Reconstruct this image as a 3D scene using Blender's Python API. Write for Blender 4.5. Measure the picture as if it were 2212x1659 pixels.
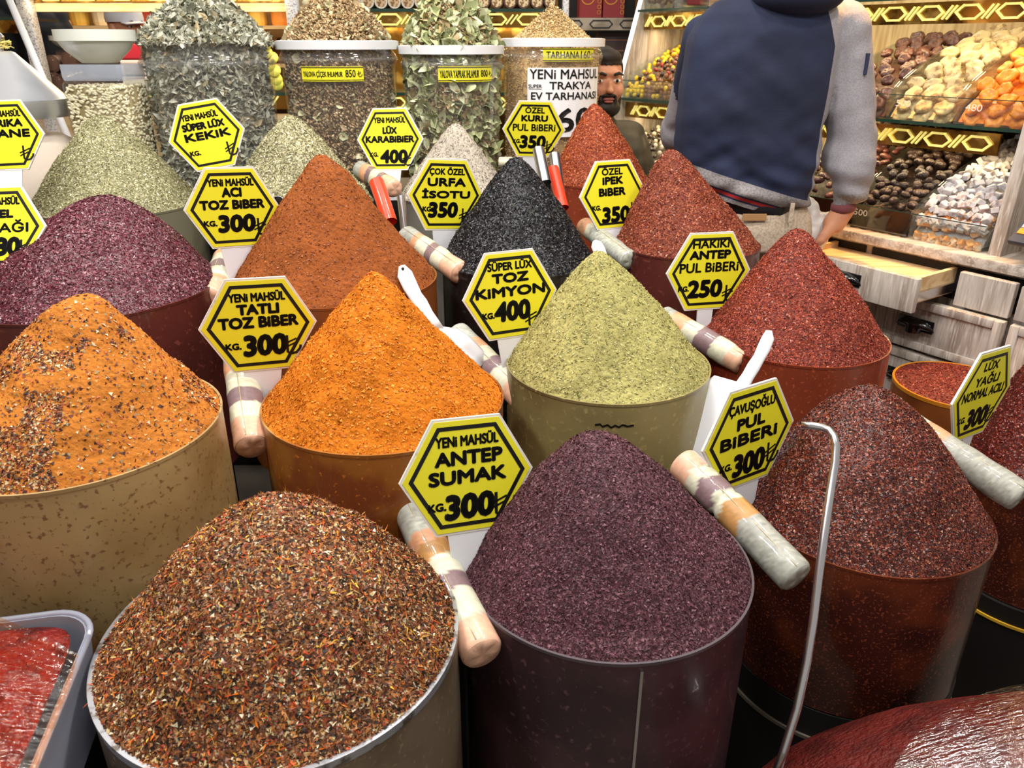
import bpy, bmesh, math, random
import numpy as np
from mathutils import Vector, Matrix

for o in list(bpy.data.objects): bpy.data.objects.remove(o)
SC = bpy.context.scene
COL = SC.collection
R = math.radians
random.seed(7)
rng = np.random.default_rng(11)

# ------------------------------------------------------------------ camera
CH, CF, CP = 1.35, 1661.0, R(23.9)
cam = bpy.data.cameras.new('camera'); co = bpy.data.objects.new('camera', cam); COL.objects.link(co)
co.location = (0, 0, CH); co.rotation_euler = (R(90) - CP, 0, 0)
cam.sensor_width = 36; cam.lens = 36 * CF / 2212; cam.clip_start = .02
cam.dof.use_dof = True; cam.dof.focus_distance = 1.25; cam.dof.aperture_fstop = 11
SC.camera = co
SC.view_settings.view_transform = 'Standard'; SC.view_settings.look = 'None'
SC.view_settings.gamma = 1; SC.view_settings.use_curve_mapping = False
SC.view_settings.exposure = 0.34

# ------------------------------------------------------------------ light
w = bpy.data.worlds.new('world'); SC.world = w; w.use_nodes = True
w.node_tree.nodes['Background'].inputs[0].default_value = (1, .93, .84, 1)
w.node_tree.nodes['Background'].inputs[1].default_value = .36
def area(name, loc, size, power, col=(1, .95, .88), aim=None, sy=None):
    l = bpy.data.lights.new(name, 'AREA'); l.energy = power; l.color = col; l.size = size
    if sy: l.shape = 'RECTANGLE'; l.size_y = sy
    o = bpy.data.objects.new(name, l); COL.objects.link(o); o.location = loc
    d = Vector(aim) - Vector(loc) if aim else Vector((0, 0, -1))
    o.rotation_euler = d.to_track_quat('-Z', 'Y').to_euler()
    return o
for i, (x, y, z, p, c) in enumerate([(-.9, .55, 2.5, 11, (1, .97, .93)), (.0, .5, 2.6, 12, (1, .98, .96)), (1.0, .6, 2.5, 10, (1, .96, .9)),
                                     (-1.3, 1.4, 2.6, 11, (1, .95, .87)), (-.2, 1.3, 2.7, 11, (1, .97, .93)), (.9, 1.2, 2.7, 9, (1, .93, .84)),
                                     (-.7, 2.1, 2.7, 10, (1, .95, .88)), (.4, 1.9, 2.8, 8, (1, .93, .84))]):
    area('ceiling_lamp', (x, y, z), .16, p, c, aim=(x * .6, y * .5 + .75, .9))
_l = bpy.data.lights.new('warm_spot_lamp', 'SPOT'); _l.energy = 95; _l.color = (1, .50, .15); _l.spot_size = R(30); _l.spot_blend = .25; _l.shadow_soft_size = .03
_o = bpy.data.objects.new('warm_spot_lamp', _l); COL.objects.link(_o); _o.location = (.90, 2.28, 2.15); _o.rotation_euler = (Vector((.95, 2.02, .8)) - Vector((.90, 2.28, 2.15))).to_track_quat('-Z', 'Y').to_euler()

# ------------------------------------------------------------------ helpers
def V(*a): return np.array(a, float)
_F = V(0, math.cos(CP), -math.sin(CP)); _U = V(0, math.sin(CP), math.cos(CP)); _C = V(0, 0, CH)
def ray(u, v): return _F + V(1, 0, 0) * (u - 1106) / CF - _U * (v - 829.5) / CF
def atw(u, v, wd): return _C + ray(u, v) * wd
def aty(u, v, y): d = ray(u, v); return _C + d * (y / d[1])
def atz(u, v, z): d = ray(u, v); return _C + d * ((z - CH) / d[2])
def lin(c):
    return tuple(((x / 255) / 12.92 if x / 255 <= .04045 else ((x / 255 + .055) / 1.055) ** 2.4) for x in c[:3])
def link(o, parent=None):
    COL.objects.link(o)
    if parent: o.parent = parent
    return o
def tag(o, label=None, cat=None, group=None, kind=None):
    if label: o['label'] = label
    if cat: o['category'] = cat
    if group: o['group'] = group
    if kind: o['kind'] = kind
    return o
def empty(name, loc=(0, 0, 0), label=None, cat=None, group=None, kind=None, rz=0):
    o = bpy.data.objects.new(name, None); o.location = tuple(loc); o.rotation_euler[2] = rz; o.empty_display_size = .05
    link(o); return tag(o, label, cat, group, kind)
def fast_mesh(name, verts, tris, cols=None, smooth=None):
    """verts (n,3); tris (m,3) or (m,4)"""
    me = bpy.data.meshes.new(name); verts = np.asarray(verts, np.float32); tris = np.asarray(tris, np.int32)
    k = tris.shape[1]; n = len(tris)
    me.vertices.add(len(verts)); me.vertices.foreach_set('co', verts.ravel())
    me.loops.add(n * k); me.loops.foreach_set('vertex_index', tris.ravel())
    me.polygons.add(n); me.polygons.foreach_set('loop_start', np.arange(0, n * k, k, dtype=np.int32))
    if smooth is not None:
        sm = np.full(n, bool(smooth)) if np.isscalar(smooth) else smooth
        me.polygons.foreach_set('use_smooth', sm)
    me.update(calc_edges=True)
    if cols is not None:
        a = me.color_attributes.new('Col', 'FLOAT_COLOR', 'POINT')
        c = np.ones((len(verts), 4), np.float32); c[:, :3] = cols; a.data.foreach_set('color', c.ravel())
    return me
def mobj(name, me, mat, parent=None, loc=None):
    o = bpy.data.objects.new(name, me)
    if mat is not None and not me.materials:
        for m in (mat if isinstance(mat, (list, tuple)) else [mat]): me.materials.append(m)
    link(o, parent)
    if loc is not None: o.location = tuple(loc)
    return o
class MB:
    """collects simple shapes, builds ONE mesh object"""
    def __init__(s): s.bm = bmesh.new()
    def box(s, c, size, M=None, bev=0):
        r = bmesh.ops.create_cube(s.bm, size=1)
        vs = r['verts']
        for v in vs: v.co = Vector((v.co.x * size[0], v.co.y * size[1], v.co.z * size[2]))
        if bev:
            es = list({e for v in vs for e in v.link_edges})
            rr = bmesh.ops.bevel(s.bm, geom=es, offset=bev, segments=2, affect='EDGES', profile=.5)
            vs = list({v for v in rr['verts']} | {v for v in vs if v.is_valid})
        T = Matrix.Translation(Vector(c)) if M is None else (M @ Matrix.Translation(Vector(c)))
        bmesh.ops.transform(s.bm, matrix=T, verts=vs); return s
    def prism(s, pts, z0, z1, M=None):
        a = [s.bm.verts.new((x, y, z0)) for x, y in pts]; b = [s.bm.verts.new((x, y, z1)) for x, y in pts]
        n = len(pts)
        s.bm.faces.new(a[::-1]); s.bm.faces.new(b)
        for i in range(n): s.bm.faces.new((a[i], a[(i + 1) % n], b[(i + 1) % n], b[i]))
        if M is not None: bmesh.ops.transform(s.bm, matrix=M, verts=a + b)
        return s
    def lathe(s, prof, seg=32, M=None, ex=1, ey=1, closed=False):
        rings = []
        for r, z in prof:
            if r < 1e-6: rings.append([s.bm.verts.new((0, 0, z))])
            else: rings.append([s.bm.verts.new((r * ex * math.cos(2 * math.pi * i / seg), r * ey * math.sin(2 * math.pi * i / seg), z)) for i in range(seg)])
        pr = list(zip(rings[:-1], rings[1:]))
        if closed: pr.append((rings[-1], rings[0]))
        for A, B in pr:
            for i in range(seg):
                j = (i + 1) % seg
                f = [A[i % len(A)], A[j % len(A)], B[j % len(B)], B[i % len(B)]]
                u = []
                for v in f:
                    if v not in u: u.append(v)
                if len(u) > 2:
                    try: s.bm.faces.new(u)
                    except ValueError: pass
        if M is not None: bmesh.ops.transform(s.bm, matrix=M, verts=[v for r in rings for v in r])
        return s
    def tube(s, pts, rad, seg=10, cap=True):
        pts = [Vector(p) for p in pts]; n = len(pts); rings = []
        rad = rad if isinstance(rad, (list, tuple)) else [rad] * n
        ref = None
        for i, p in enumerate(pts):
            d = (pts[min(i + 1, n - 1)] - pts[max(i - 1, 0)]).normalized()
            if ref is None: ref = Vector((0, 0, 1)) if abs(d.z) < .9 else Vector((1, 0, 0))
            a = (ref - d * ref.dot(d)).normalized(); b = d.cross(a); ref = a
            rings.append([s.bm.verts.new(p + (a * math.cos(2 * math.pi * k / seg) + b * math.sin(2 * math.pi * k / seg)) * rad[i]) for k in range(seg)])
        for A, B in zip(rings[:-1], rings[1:]):
            for k in range(seg): s.bm.faces.new((A[k], A[(k + 1) % seg], B[(k + 1) % seg], B[k]))
        if cap: s.bm.faces.new(rings[0][::-1]); s.bm.faces.new(rings[-1])
        return s
    def sphere(s, c, r, M=None, seg=16, rg=10):
        rr = bmesh.ops.create_uvsphere(s.bm, u_segments=seg, v_segments=rg, radius=1)
        r = r if isinstance(r, (tuple, list)) else (r, r, r)
        T = Matrix.Translation(Vector(c)) @ Matrix.Diagonal((r[0], r[1], r[2], 1))
        if M is not None: T = M @ T
        bmesh.ops.transform(s.bm, matrix=T, verts=rr['verts']); return s
    def mesh(s, name, smooth=False, ang=None):
        me = bpy.data.meshes.new(name); bmesh.ops.recalc_face_normals(s.bm, faces=s.bm.faces)
        if ang:
            for e in s.bm.edges:
                if len(e.link_faces) == 2 and e.calc_face_angle(0) > R(ang): e.smooth = False
            smooth = True
        s.bm.to_mesh(me); s.bm.free()
        if smooth: me.polygons.foreach_set('use_smooth', np.ones(len(me.polygons), bool))
        return me
    def build(s, name, mat, parent=None, smooth=False, ang=None, loc=None):
        return mobj(name, s.mesh(name, smooth, ang), mat, parent, loc)
def copy_tree(o, loc=None, rot=None, label=None, parent=None):
    c = o.copy(); link(c)
    if parent: c.parent = parent
    for ch in o.children: copy_tree(ch, parent=c)
    if loc is not None: c.location = tuple(loc)
    if rot is not None: c.rotation_euler = rot
    if label: c['label'] = label
    return c

# ---- value noise in numpy (for displaced meshes)
_tab = rng.random(4096)
def vnoise(p):
    p = np.asarray(p); i = np.floor(p).astype(np.int64); f = p - i; f = f * f * (3 - 2 * f)
    def h(dx, dy, dz):
        return _tab[((i[..., 0] + dx) * 73 + (i[..., 1] + dy) * 179 + (i[..., 2] + dz) * 283 + ((i[..., 0] + dx) * (i[..., 1] + dy) * 31)) % 4096]
    x, y, z = f[..., 0], f[..., 1], f[..., 2]
    a = h(0, 0, 0) * (1 - x) + h(1, 0, 0) * x; b = h(0, 1, 0) * (1 - x) + h(1, 1, 0) * x
    c = h(0, 0, 1) * (1 - x) + h(1, 0, 1) * x; d = h(0, 1, 1) * (1 - x) + h(1, 1, 1) * x
    return (a * (1 - y) + b * y) * (1 - z) + (c * (1 - y) + d * y) * z - .5

# ------------------------------------------------------------------ materials
def mat(name, col=(200, 200, 200), rough=.5, metal=0, spec=.5, coat=0, noise=None, bump=None, attr=False, emit=0, alpha=1, trans=0, ior=1.45, sss=0, extra=None, coatr=.05, ns=None):
    """noise: list of (scale, colour, lo, hi, detail); bump: (scale, strength[, detail])"""
    m = bpy.data.materials.new(name); m.use_nodes = True; nt = m.node_tree; N = nt.nodes; L = nt.links
    b = N['Principled BSDF']; b.inputs['Roughness'].default_value = rough; b.inputs['Metallic'].default_value = metal
    b.inputs['Specular IOR Level'].default_value = spec; b.inputs['Coat Weight'].default_value = coat; b.inputs['Coat Roughness'].default_value = coatr
    b.inputs['IOR'].default_value = ior; b.inputs['Alpha'].default_value = alpha; b.inputs['Transmission Weight'].default_value = trans
    if sss: b.inputs['Subsurface Weight'].default_value = sss; b.inputs['Subsurface Scale'].default_value = .01
    c = lin(col) + (1,)
    b.inputs['Base Color'].default_value = c
    src = None
    tc = N.new('ShaderNodeTexCoord'); mp = N.new('ShaderNodeMapping'); L.new(tc.outputs['Object'], mp.inputs[0])
    if ns: mp.inputs['Scale'].default_value = ns
    if attr:
        a = N.new('ShaderNodeAttribute'); a.attribute_name = 'Col'; src = a.outputs['Color']
    for sc_, cc, lo, hi, *dt in (noise or []):
        n = N.new('ShaderNodeTexNoise'); n.inputs['Scale'].default_value = sc_; n.inputs['Detail'].default_value = dt[0] if dt else 4
        L.new(mp.outputs[0], n.inputs['Vector'])
        r = N.new('ShaderNodeMapRange'); r.inputs[1].default_value = lo; r.inputs[2].default_value = hi; L.new(n.outputs['Fac'], r.inputs[0])
        mx = N.new('ShaderNodeMix'); mx.data_type = 'RGBA'; L.new(r.outputs[0], mx.inputs[0])
        if src: L.new(src, mx.inputs[6])
        else: mx.inputs[6].default_value = c
        mx.inputs[7].default_value = lin(cc) + (1,); src = mx.outputs[2]
    if src: L.new(src, b.inputs['Base Color'])
    if emit:
        b.inputs['Emission Strength'].default_value = emit; b.inputs['Emission Color'].default_value = c
        if src: L.new(src, b.inputs['Emission Color'])
    if bump:
        n = N.new('ShaderNodeTexNoise'); n.inputs['Scale'].default_value = bump[0]; n.inputs['Detail'].default_value = bump[2] if len(bump) > 2 else 3
        L.new(mp.outputs[0], n.inputs['Vector'])
        bp = N.new('ShaderNodeBump'); bp.inputs['Strength'].default_value = bump[1]; bp.inputs['Distance'].default_value = bump[3] if len(bump) > 3 else .002
        L.new(n.outputs['Fac'], bp.inputs['Height']); L.new(bp.outputs[0], b.inputs['Normal'])
        if coat: L.new(bp.outputs[0], b.inputs['Coat Normal'])
    return m
def film(name, tint=(255, 255, 255), gl=.12, haze=.08, rough=.08, bump=None, hcol=(235, 235, 235), ns=None, rim=.5):
    """thin clear plastic or glass: transparent + gloss + a little milky haze"""
    m = bpy.data.materials.new(name); m.use_nodes = True; nt = m.node_tree; N = nt.nodes; L = nt.links
    N.remove(N['Principled BSDF']); out = N['Material Output']
    t = N.new('ShaderNodeBsdfTransparent'); t.inputs[0].default_value = lin(tint) + (1,)
    g = N.new('ShaderNodeBsdfGlossy'); g.inputs['Roughness'].default_value = rough
    d = N.new('ShaderNodeBsdfDiffuse'); d.inputs[0].default_value = lin(hcol) + (1,)
    lw = N.new('ShaderNodeLayerWeight'); lw.inputs[0].default_value = .35
    ma = N.new('ShaderNodeMath'); ma.operation = 'MULTIPLY_ADD'; L.new(lw.outputs['Facing'], ma.inputs[0]); ma.inputs[1].default_value = rim; ma.inputs[2].default_value = gl
    m1 = N.new('ShaderNodeMixShader'); m1.inputs[0].default_value = haze; L.new(t.outputs[0], m1.inputs[1]); L.new(d.outputs[0], m1.inputs[2])
    m2 = N.new('ShaderNodeMixShader'); L.new(ma.outputs[0], m2.inputs[0]); L.new(m1.outputs[0], m2.inputs[1]); L.new(g.outputs[0], m2.inputs[2])
    L.new(m2.outputs[0], out.inputs[0])
    if bump:
        tc = N.new('ShaderNodeTexCoord'); mp = N.new('ShaderNodeMapping'); L.new(tc.outputs['Object'], mp.inputs[0])
        if ns: mp.inputs['Scale'].default_value = ns
        n = N.new('ShaderNodeTexNoise'); n.inputs['Scale'].default_value = bump[0]; n.inputs['Detail'].default_value = 3; L.new(mp.outputs[0], n.inputs['Vector'])
        bp = N.new('ShaderNodeBump'); bp.inputs['Strength'].default_value = bump[1]; bp.inputs['Distance'].default_value = .003
        L.new(n.outputs['Fac'], bp.inputs['Height']); L.new(bp.outputs[0], g.inputs['Normal'])
    return m

M = {}
M['white_plastic'] = mat('white_plastic', (232, 234, 240), .35, coat=.3, sss=.1)
M['sign_white'] = mat('sign_white', (226, 222, 214), .5, noise=[(60, (170, 150, 125), .62, .75)])
M['sign_yellow'] = mat('sign_yellow', (232, 224, 46), .38, spec=.4, noise=[(70, (214, 200, 40), .66, .8)])
M['ink'] = mat('black_ink', (14, 14, 14), .45)
M['steel'] = mat('steel', (205, 205, 210), .22, metal=1, bump=(40, .1))
M['red_plastic'] = mat('red_plastic', (225, 62, 30), .35, coat=.3)
M['black_plastic'] = mat('black_plastic', (16, 16, 18), .18, coat=.5)
M['drum'] = mat('drum_black', (20, 16, 16), .6)
M['glass'] = film('glass', (251, 254, 252), .03, .015, .03, rim=.35)
M['glass_edge'] = mat('glass_edge', (26, 58, 50), .15, coat=.6)
M['jar_clear'] = film('jar_clear', (254, 254, 255), .03, .045, .08, rim=.28, bump=(14, .25))
M['jar_rim'] = mat('jar_rim', (226, 228, 232), .4, coat=.2, sss=.1)
M['porcelain'] = mat('porcelain', (222, 226, 218), .3, coat=.4)
M['brass'] = mat('brass_added_glow', (250, 238, 140), .3, emit=.3)  # slight emission put into the trim links so they look lit
M['brass_dark'] = mat('brass_dark', (150, 112, 40), .25, metal=.9)
M['mirror_gold'] = mat('mirror_gold', (150, 112, 50), .16, metal=.85, noise=[(9, (236, 206, 120), .52, .64), (14, (70, 44, 20), .55, .66)])
M['mirror_dark'] = mat('mirror_dark', (22, 16, 12), .12, coat=.6)
WOODG = [(3, (150, 136, 124), .42, .6, 6), (14, (206, 198, 190), .5, .7, 5)]
M['wood_grey'] = mat('wood_grey', (188, 178, 168), .5, noise=WOODG, ns=(14, 14, 1.2), bump=(10, .15))
M['wood_grey_h'] = mat('wood_grey_edge', (188, 178, 168), .5, noise=WOODG, ns=(1.2, 14, 14), bump=(10, .15))
M['wood_pale'] = mat('wood_pale', (226, 196, 150), .55, noise=[(5, (200, 164, 112), .45, .65, 5)], ns=(1.2, 12, 12))
M['wood_back'] = mat('wood_backboard', (214, 186, 138), .55, noise=[(5, (186, 152, 104), .45, .65, 5)], ns=(10, 10, 1))
M['aluminium'] = mat('aluminium', (226, 229, 236), .3, metal=.8, noise=[(3, (170, 174, 184), .4, .6)])
M['glitter'] = mat('glitter_strip', (222, 224, 228), .3, metal=.4, noise=[(160, (150, 152, 160), .5, .6)])
M['skin'] = mat('skin', (198, 140, 108), .5, sss=.15, noise=[(30, (180, 118, 90), .5, .7)])
M['hair'] = mat('hair', (30, 22, 18), .6, bump=(200, .5))
M['eye_white'] = mat('eye_white', (225, 220, 215), .25)
M['iris'] = mat('iris', (30, 18, 12), .2)
M['navy'] = mat('navy_fleece', (30, 38, 66), .85, bump=(350, .3), noise=[(4, (25, 31, 54), .45, .65)])
M['grey_cloth'] = mat('grey_marl_cloth', (150, 147, 152), .9, noise=[(300, (134, 131, 138), .4, .65)], bump=(350, .3))
M['rib'] = mat('ribbed_grey', (146, 140, 140), .9, bump=(240, .5), noise=[(200, (120, 116, 118), .45, .6)])
M['stripe_red'] = mat('stripe_red', (196, 52, 52), .8)
M['stripe_navy'] = mat('stripe_navy', (38, 44, 70), .8)
M['beige_denim'] = mat('beige_denim', (196, 180, 160), .85, noise=[(180, (172, 154, 132), .45, .6)], bump=(200, .3))
M['leather'] = mat('black_leather', (18, 18, 22), .3)
M['tan_patch'] = mat('tan_patch', (170, 128, 84), .6)
M['white_cloth'] = mat('white_cloth', (226, 226, 228), .8)
M['black_puffer'] = mat('black_puffer', (34, 32, 30), .5, bump=(20, .3))
M['maroon'] = mat('maroon_cloth', (64, 28, 36), .8)
M['dark_coat'] = mat('dark_coat', (20, 24, 34), .7, bump=(60, .3))
M['cap_white'] = mat('cap_white', (212, 214, 224), .7)
M['spice'] = mat('spice_flakes', attr=True, rough=.55, spec=.35)
M['spice_shiny'] = mat('spice_flakes_shiny', attr=True, rough=.34, spec=.55)
M['powder'] = mat('spice_powder', attr=True, rough=.9, spec=.1, bump=(420, .55, 4, .0025))
M['leafstuff'] = mat('dried_leaves', attr=True, rough=.7, spec=.2)
M['flat_attr'] = mat('painted_bands', attr=True, rough=.45, coat=.75, coatr=.06, bump=(38, .35, 3, .0025))

# ------------------------------------------------------------------ setting
def struct(name, mb, m, **k):
    o = mb.build(name, m, **k); o['kind'] = 'structure'; return o
struct('floor', MB().box((0, 2.2, -.05), (7, 7.6, .1)), mat('floor_tile', (110, 100, 90), .5, noise=[(2, (88, 80, 72), .4, .6)]))
struct('wall_back', MB().box((0, 5.85, 1.4), (7, .1, 2.9)), mat('wall_back_paint', (150, 112, 62), .6, noise=[(2.2, (92, 60, 30), .45, .6), (5, (232, 200, 120), .56, .66)]))
struct('wall_left', MB().box((-3.4, 2.2, 1.4), (.1, 7.6, 2.9)), mat('wall_left_paint', (170, 140, 100), .7))

# cabinet frame: s runs along the counter away from the viewer, t goes into the cabinet
PH = R(-34); E0 = atz(2212, 580, .86); E0[2] = 0
dS = V(math.sin(PH), math.cos(PH), 0); nT = V(math.cos(PH), -math.sin(PH), 0)
# local frame with x = s, y = t  (right handed flip handled by matrix columns)
MC = Matrix(((dS[0], nT[0], 0, E0[0]), (dS[1], nT[1], 0, E0[1]), (0, 0, 1, 0), (0, 0, 0, 1)))
def cpt(s, t, z): return Vector(MC @ Vector((s, t, z)))
SA, SB = -.55, 1.66
struct('wall_right', MB().box(((SA + SB) / 2, .74, 1.4), (SB - SA, .1, 2.8), MC), M['wood_back'])

# ------------------------------------------------------------------ text meshes
FONTJOBS = {}
def want(txt, off): FONTJOBS[(txt, off)] = None
SIGNS = {
 'antep_sumak': ([-0.0522, 0.7732, 0.8923], 0.0808, [0.365, -0.198, 0.062], [('YENi MAHSÜL', 0, 0.545, .94, .175, 0), ('ANTEP', .02, .28, 1.02, .22, 1), ('SUMAK', 0, .0, 1.17, .22, 1), ('300', -.04, -.45, .76, .4, 2), ('KG.', -.56, -.42, .27, .13, 1)], (.46, -.48), 'antep sumak'),
 'tatli': ([-0.3617, 1.039, 0.9824], 0.0808, [0.388, 0.027, 0.049], [('YENi MAHSÜL', 0, 0.545, .95, .175, 0), ('TATLI', 0, .31, .72, .2, 1), ('TOZ BiBER', 0, .07, 1.36, .22, 1), ('300', .02, -.37, .76, .42, 2), ('KG.', -.55, -.36, .27, .13, 1)], (.5, -.4), 'tatli'),
 'aci': ([-0.4944, 1.3694, 1.0841], 0.0813, [0.51, 0.017, 0.047], [('YENi MAHSÜL', 0, 0.565, .96, .175, 0), ('ACI', 0, .34, .42, .21, 1), ('TOZ BiBER', 0, .08, 1.36, .21, 1), ('300', .0, -.33, .8, .4, 2), ('KG.', -.58, -.31, .28, .13, 1)], (.55, -.42), 'aci'),
 'urfa': ([-0.1421, 1.6679, 1.0537], 0.087, [0.43, 0.017, 0.086], [('ÇOK ÖZEL', 0, .56, .92, .2, 0), ('URFA', 0, .31, 1.0, .21, 1), ('İSOTU', 0, .04, 1.26, .22, 1), ('350', -.12, -.36, .78, .4, 2), ('KG.', -.56, -.34, .26, .13, 1)], (.5, -.5), 'urfa'),
 'kimyon': ([-0.0034, 1.2222, 0.9699], 0.0843, [0.404, -0.104, 0.002], [('SÜPER LÜX', 0, 0.595, .94, .175, 0), ('TOZ', 0, .35, .78, .2, 1), ('KiMYON', 0, .08, 1.48, .21, 1), ('400', -.04, -.31, .78, .42, 2), ('KG.', -.58, -.36, .26, .13, 1)], (.42, -.5), 'kimyon'),
 'kekik': ([-0.706, 1.8611, 1.1552], 0.0872, [0.162, -0.142, -0.158], [('YENi MAHSÜL', -.05, 0.515, .95, .175, 0), ('SÜPER LÜX', -.02, .27, 1.1, .2, 1), ('KEKiK', .03, .0, 1.2, .21, 1), ('KG.', -.5, -.4, .28, .13, 1)], (.5, -.42), 'kekik'),
 'nane': ([-1.0524, 1.668, 1.1745], 0.0817, [0.063, -0.3, -0.036], [('YENi MAHSÜL', 0, 0.545, .95, .175, 0), ('AFRiKA', 0, .3, 1.0, .2, 1), ('NANE', .1, .04, 1.1, .21, 1)], (.48, -.45), 'nane'),
 'sumagi': ([-0.8336, 1.2411, 1.0758], 0.0792, [0.046, -0.507, -0.031], [('YENi MAHSÜL', 0, 0.565, .95, .175, 0), ('ÖZEL', 0, .3, .7, .2, 1), ('SUMAĞI', 0, .02, 1.3, .24, 0), ('380', .05, -.4, .78, .4, 2)], (.55, -.45), 'ozel sumagi'),
 'karabiber': ([-0.3052, 2.0151, 1.1291], 0.0868, [-0.178, -0.211, -0.034], [('YENi MAHSÜL', 0, 0.545, .95, .175, 0), ('LÜX', 0, .26, .44, .21, 1), ('KARABiBiER', 0, .0, 1.48, .2, 1), ('400', .05, -.48, .84, .4, 2), ('KG.', -.58, -.42, .26, .13, 1)], (.5, -.55), 'karabiber'),
 'kuru': ([0.0578, 2.1291, 1.1425], 0.084, [0.093, 0.131, 0.028], [('ÖZEL', 0, .6, .62, .2, 0), ('KURU', 0, .34, .84, .2, 1), ('PUL BiBERi', 0, .06, 1.35, .22, 0), ('350', -.08, -.38, .84, .42, 2), ('KG.', -.62, -.36, .26, .13, 1)], (.48, -.52), 'ozel kuru'),
 'ipek': ([0.2271, 1.7581, 1.0377], 0.0872, [0.416, -0.143, -0.001], [('ÖZEL', -.03, .6, .62, .19, 0), ('iPEK', -.02, .36, .62, .2, 1), ('BiBER', -.04, .08, .8, .21, 1), ('350', -.0, -.5, .84, .42, 2), ('KG.', -.6, -.3, .26, .13, 1)], (.58, -.4), 'ipek'),
 'hakiki': ([0.3789, 1.4479, 0.9468], 0.0874, [0.212, -0.042, 0.005], [('HAKiKi', 0, .62, .86, .19, 0), ('ANTEP', 0, .38, .98, .2, 1), ('PUL BiBERi', 0, .1, 1.4, .22, 0), ('250', -.12, -.38, .84, .42, 2), ('KG.', -.66, -.36, .26, .13, 1)], (.5, -.5), 'hakiki'),
 'cavusoglu': ([0.3309, 0.9569, 0.8483], 0.0882, [0.528, -0.052, -0.017], [('ÇAVUŞOĞLU', .0, .53, 1.0, .24, 0), ('PUL', .0, .25, .62, .21, 1), ('BiBERi', -.02, -.02, 1.25, .22, 1), ('300', -.04, -.47, .72, .42, 2), ('KG.', -.58, -.44, .27, .13, 1)], (.48, -.42), 'cavusoglu'),
 'lux': ([0.7383, 1.1027, 0.8447], 0.0879, [0.576, 0.021, 0.052], [('LÜX', .0, .58, .5, .19, 0), ('YAĞLI', .0, .32, .82, .22, 0), ('NORMAL ACILI', 0, .04, 1.4, .2, 0), ('300', -.02, -.45, .72, .42, 2), ('KG.', -.58, -.42, .27, .13, 1)], (.46, -.46), 'lux yagli'),
}
OFF = {0: 0., 1: 0., 2: 0., 3: 0.0}
for k, sdat in SIGNS.items():
    for t in sdat[3]: want(t[0], OFF[t[5]])
for t in ('YALOVA ÇİÇEK IHLAMUR', '850', 'YALOVA YAPRAK IHLAMUR', '800', 'TARHANA', '160'): want(t, 0.)
for t in ('YENi MAHSUL', 'SUPER', 'TRAKYA', 'EV TARHANASI', '60'): want(t, 0.0)
for t in ('500', '480', '550', '600'): want(t, 0.)
def make_fonts():
    obs = {}
    for (t, off) in FONTJOBS:
        cu = bpy.data.curves.new('lettering', 'FONT'); cu.body = t; cu.offset = off; cu.resolution_u = 3
        o = bpy.data.objects.new('lettering', cu); COL.objects.link(o); obs[(t, off)] = o
    bpy.context.view_layer.update(); dg = bpy.context.evaluated_depsgraph_get()
    for k, o in obs.items():
        me = bpy.data.meshes.new_from_object(o.evaluated_get(dg))
        v = np.array([tuple(x.co) for x in me.vertices]); 
        mn, mx = v.min(0), v.max(0)
        v = (v[:, :2] - mn[:2]) / (mx[:2] - mn[:2]) - .5
        FONTJOBS[k] = (v, [tuple(p.vertices) for p in me.polygons], (mx - mn)[:2])
        cu = o.data; bpy.data.objects.remove(o); bpy.data.curves.remove(cu); bpy.data.meshes.remove(me)
make_fonts()
LIRA = [([(-.12, 1), (-.12, .12), (0, 0), (.3, .05), (.5, .28), (.53, .44)], .13), ([(-.38, .50), (.34, .80)], .085), ([(-.38, .30), (.34, .60)], .085)]
def ribbon(pts, wd):
    out = []
    P = [V(*p) for p in pts]; n = len(P); L_, R_ = [], []
    for i in range(n):
        d = P[min(i + 1, n - 1)] - P[max(i - 1, 0)]; d /= np.linalg.norm(d); q = V(-d[1], d[0]) * wd / 2
        L_.append(P[i] + q); R_.append(P[i] - q)
    return np.array(L_ + R_), [(i, i + 1, n + i + 1, n + i) for i in range(n - 1)]
class Flat:
    """flat print gathered into one mesh; local x right, y up; map() places it"""
    def __init__(s): s.v = []; s.f = []; s.n = 0
    def add(s, v, f):
        s.v.append(np.asarray(v, float)); s.f += [tuple(i + s.n for i in q) for q in f]; s.n += len(v)
    def text(s, t, off, cx, cy, w_, h_, shear=0, e=0):
        v, f, _ = FONTJOBS[(t, off)]; v = v * [w_ - 2 * e, h_ - 2 * e]; v = v + np.stack([v[:, 1] * shear, v[:, 0] * 0], 1)
        for dx, dy in ([(0, 0)] if e == 0 else [(0, 0), (e, 0), (-e, 0), (0, e), (0, -e), (e * .7, e * .7), (-e * .7, e * .7), (e * .7, -e * .7), (-e * .7, -e * .7)]): s.add(v + [cx + dx, cy + dy], f)
    def lira(s, cx, cy, h_):
        for p, wd in LIRA:
            v, f = ribbon(p, wd); s.add(v * h_ + [cx, cy - h_ / 2], f)
    def rect(s, x0, y0, x1, y1, n=1):
        xs = np.linspace(x0, x1, n + 1)
        v = [(x, y0) for x in xs] + [(x, y1) for x in xs]
        s.add(v, [(i, i + 1, n + 2 + i, n + 1 + i) for i in range(n)])
    def build(s, name, m, parent, fn):
        v = np.concatenate(s.v); me = bpy.data.meshes.new(name)
        me.from_pydata([tuple(fn(x, y)) for x, y in v], [], s.f); return mobj(name, me, m, parent)

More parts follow.
